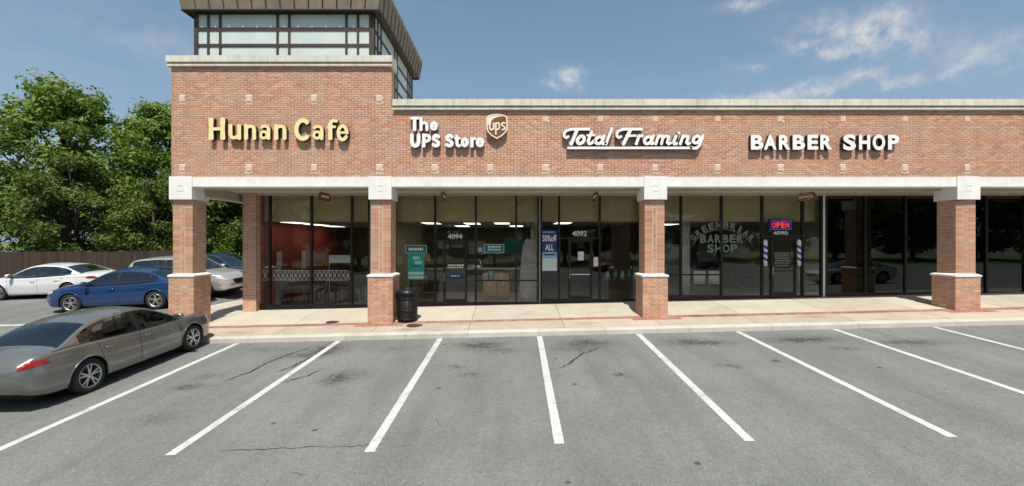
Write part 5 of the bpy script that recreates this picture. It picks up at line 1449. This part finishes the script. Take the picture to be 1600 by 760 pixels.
protos = {}
def add_tree(pk, x, y, s_, rot, label, name='tree', leafm=None, group='trees round the car park'):
    if pk not in protos:
        tr, lf = tree_mesh(*PK[pk][:7])
        t = thing(name, 'x', 'tree'); tr.build('trunk', M['bark'], t, True); lf.build('crown', M[PK[pk][7]], t); protos[pk] = t; o = t
    else: o = copy_tree(protos[pk])
    if leafm:
        for ch in o.children:
            if ch.name.startswith('crown'): me = ch.data.copy(); me.materials[0] = M[leafm]; ch.data = me
    o['label'] = label; o['group'] = group; o.location = (x, y, ground(x, y)); o.scale = (s_,)*3; o.rotation_euler = (0, 0, rot)
    return o
PK = {'a': (11, 13.0, 4.3, 10.6, 15000, .17, .24, 'leafA'), 'b': (12, 11.0, 4.6, 9.2, 15000, .17, .22, 'leafB'), 'c': (13, 9.0, 3.8, 7.6, 12000, .16, .2, 'leafC'),
      'bush': (14, 2.6, 1.9, 2.3, 4200, .10, .06, 'leafB')}
L_ = [('a', -26.0, 33.0, 1.02, .3, 'tall bright green tree rising left of the brick parapet'), ('b', -21.5, 31.0, .95, 1.1, 'dark round tree just left of the first brick column'),
      ('c', -18.6, 29.5, .92, 2.2, 'yellowish green tree seen through the gap beside the corner pier'), ('b', -16.2, 33.5, .72, 3.1, 'low dark tree behind the gap beside the corner pier'),
      ('a', -33.0, 32.0, 1.12, 4.0, 'large green tree third from the brick parapet'), ('b', -38.5, 30.0, 1.1, 5.2, 'broad dark tree at the far left of the side lot'),
      ('a', -43.0, 25.0, 1.05, .9, 'tall tree standing nearest the left edge'), ('c', -29.0, 29.0, .9, 1.9, 'short yellowish tree before the tall green ones'),
      ('a', -24.0, 38.0, .85, 3.3, 'pale green tree behind the one left of the brick parapet'), ('b', -30.5, 36.0, .9, .3, 'dark tree half hidden behind the tall green ones'), ('c', -23.8, 29.0, .72, .8, 'low yellowish tree directly behind the board fence'),
      ('b', -47, 18, 1.0, 2.9, 'dark tree beyond the left edge of the side lot')]
for k, x, y, s_, r_, lab in L_: add_tree(k, x, y, s_, r_, lab)
for i, (x, y, s_) in enumerate(((-16.8,27.6,1.1), (-18.9,28.2,1.25), (-15.0,28.5,1.0))):
    add_tree('bush', x, y, s_, i*1.3, ('green bush behind the silver SUV', 'wide green bush left of the one behind the silver SUV', 'small green bush nearest the side wall of the shops')[i], 'bush', group='bushes behind the side lot')
q = random.Random(9)
for i in range(34):
    add_tree('abc'[i % 3] if i % 2 else 'b', -62+5.0*i+q.uniform(-1.0,1.0), -33-(i%2)*4+q.uniform(-1,1), q.uniform(1.05, 1.3), q.uniform(0, 6), 'leafy green tree in the row behind the camera', group='trees behind the camera')
xg = [-80, -40, 0, 40, 80]
m = MB()
for i in range(60):
    x0, x1 = -130+i*4.5, -130+(i+1)*4.5
    m.add([(x0,-22.5,ground(x0,-22)+.05),(x1,-22.5,ground(x1,-22)+.05),(x1,-60,ground(x1,-40)+.4),(x0,-60,ground(x0,-40)+.4)], [(3,2,1,0)])
tag(m.build('grass_verge', M['grass']), kind='structure')
m = MB()
for i in range(16):
    x0, x1 = -60+i*3.0, -60+(i+1)*3.0
    m.add([(x0,24.6,ground(x0,25)+.04),(x1,24.6,ground(x1,25)+.04),(x1,60,ground(x1,40)+.3),(x0,60,ground(x0,40)+.3)], [(0,1,2,3)])
tag(m.build('grass_verge', M['grass']), kind='structure')
# board fence along the side lot
t = thing('board_fence', 'shade-darkened wooden board fence under the trees beyond the side lot', 'fence', (-30, 25.6, -2.5))
q = random.Random(4); x = -19.2; k = 0
fm = bpy.data.meshes.new('board'); fm.from_pydata([(0,0,0),(.185,0,0),(.185,.022,0),(0,.022,0),(0,0,1.85),(.185,0,1.85),(.185,.022,1.85),(0,.022,1.85),], [], [(0,3,2,1),(4,5,6,7),(0,1,5,4),(1,2,6,5),(2,3,7,6),(3,0,4,7)]); fm.materials.append(M['fence'])
while x > -46:
    o = bpy.data.objects.new('board', fm); col.objects.link(o); o.parent = t; g = ORG[t.name]
    o.location = (x-g.x, 25.6-g.y+q.uniform(-.004,.004), ground(x, 25.6)+.03-g.z+q.uniform(-.02,.02)); x -= .195; k += 1
for x in np.arange(-46, -18.8, 2.4): box('post', M['fence'], t, x, x+.1, 25.63, 25.73, ground(x,25.6)-.2, ground(x,25.6)+1.95)
for dz in (.3, 1.0, 1.6): box('rail', M['fence'], t, -46.2, -19.0, 25.623, 25.66, ground(-30,25.6)+dz, ground(-30,25.6)+dz+.09)

# lift everything so the lot lies near zero
for o in list(sc.objects):
    if o.parent is None: o.location.z += Z0
sc.cycles.max_bounces = 8; sc.cycles.transparent_max_bounces = 16
sc.cycles.sample_clamp_indirect = 6
print('objects', len(sc.objects))
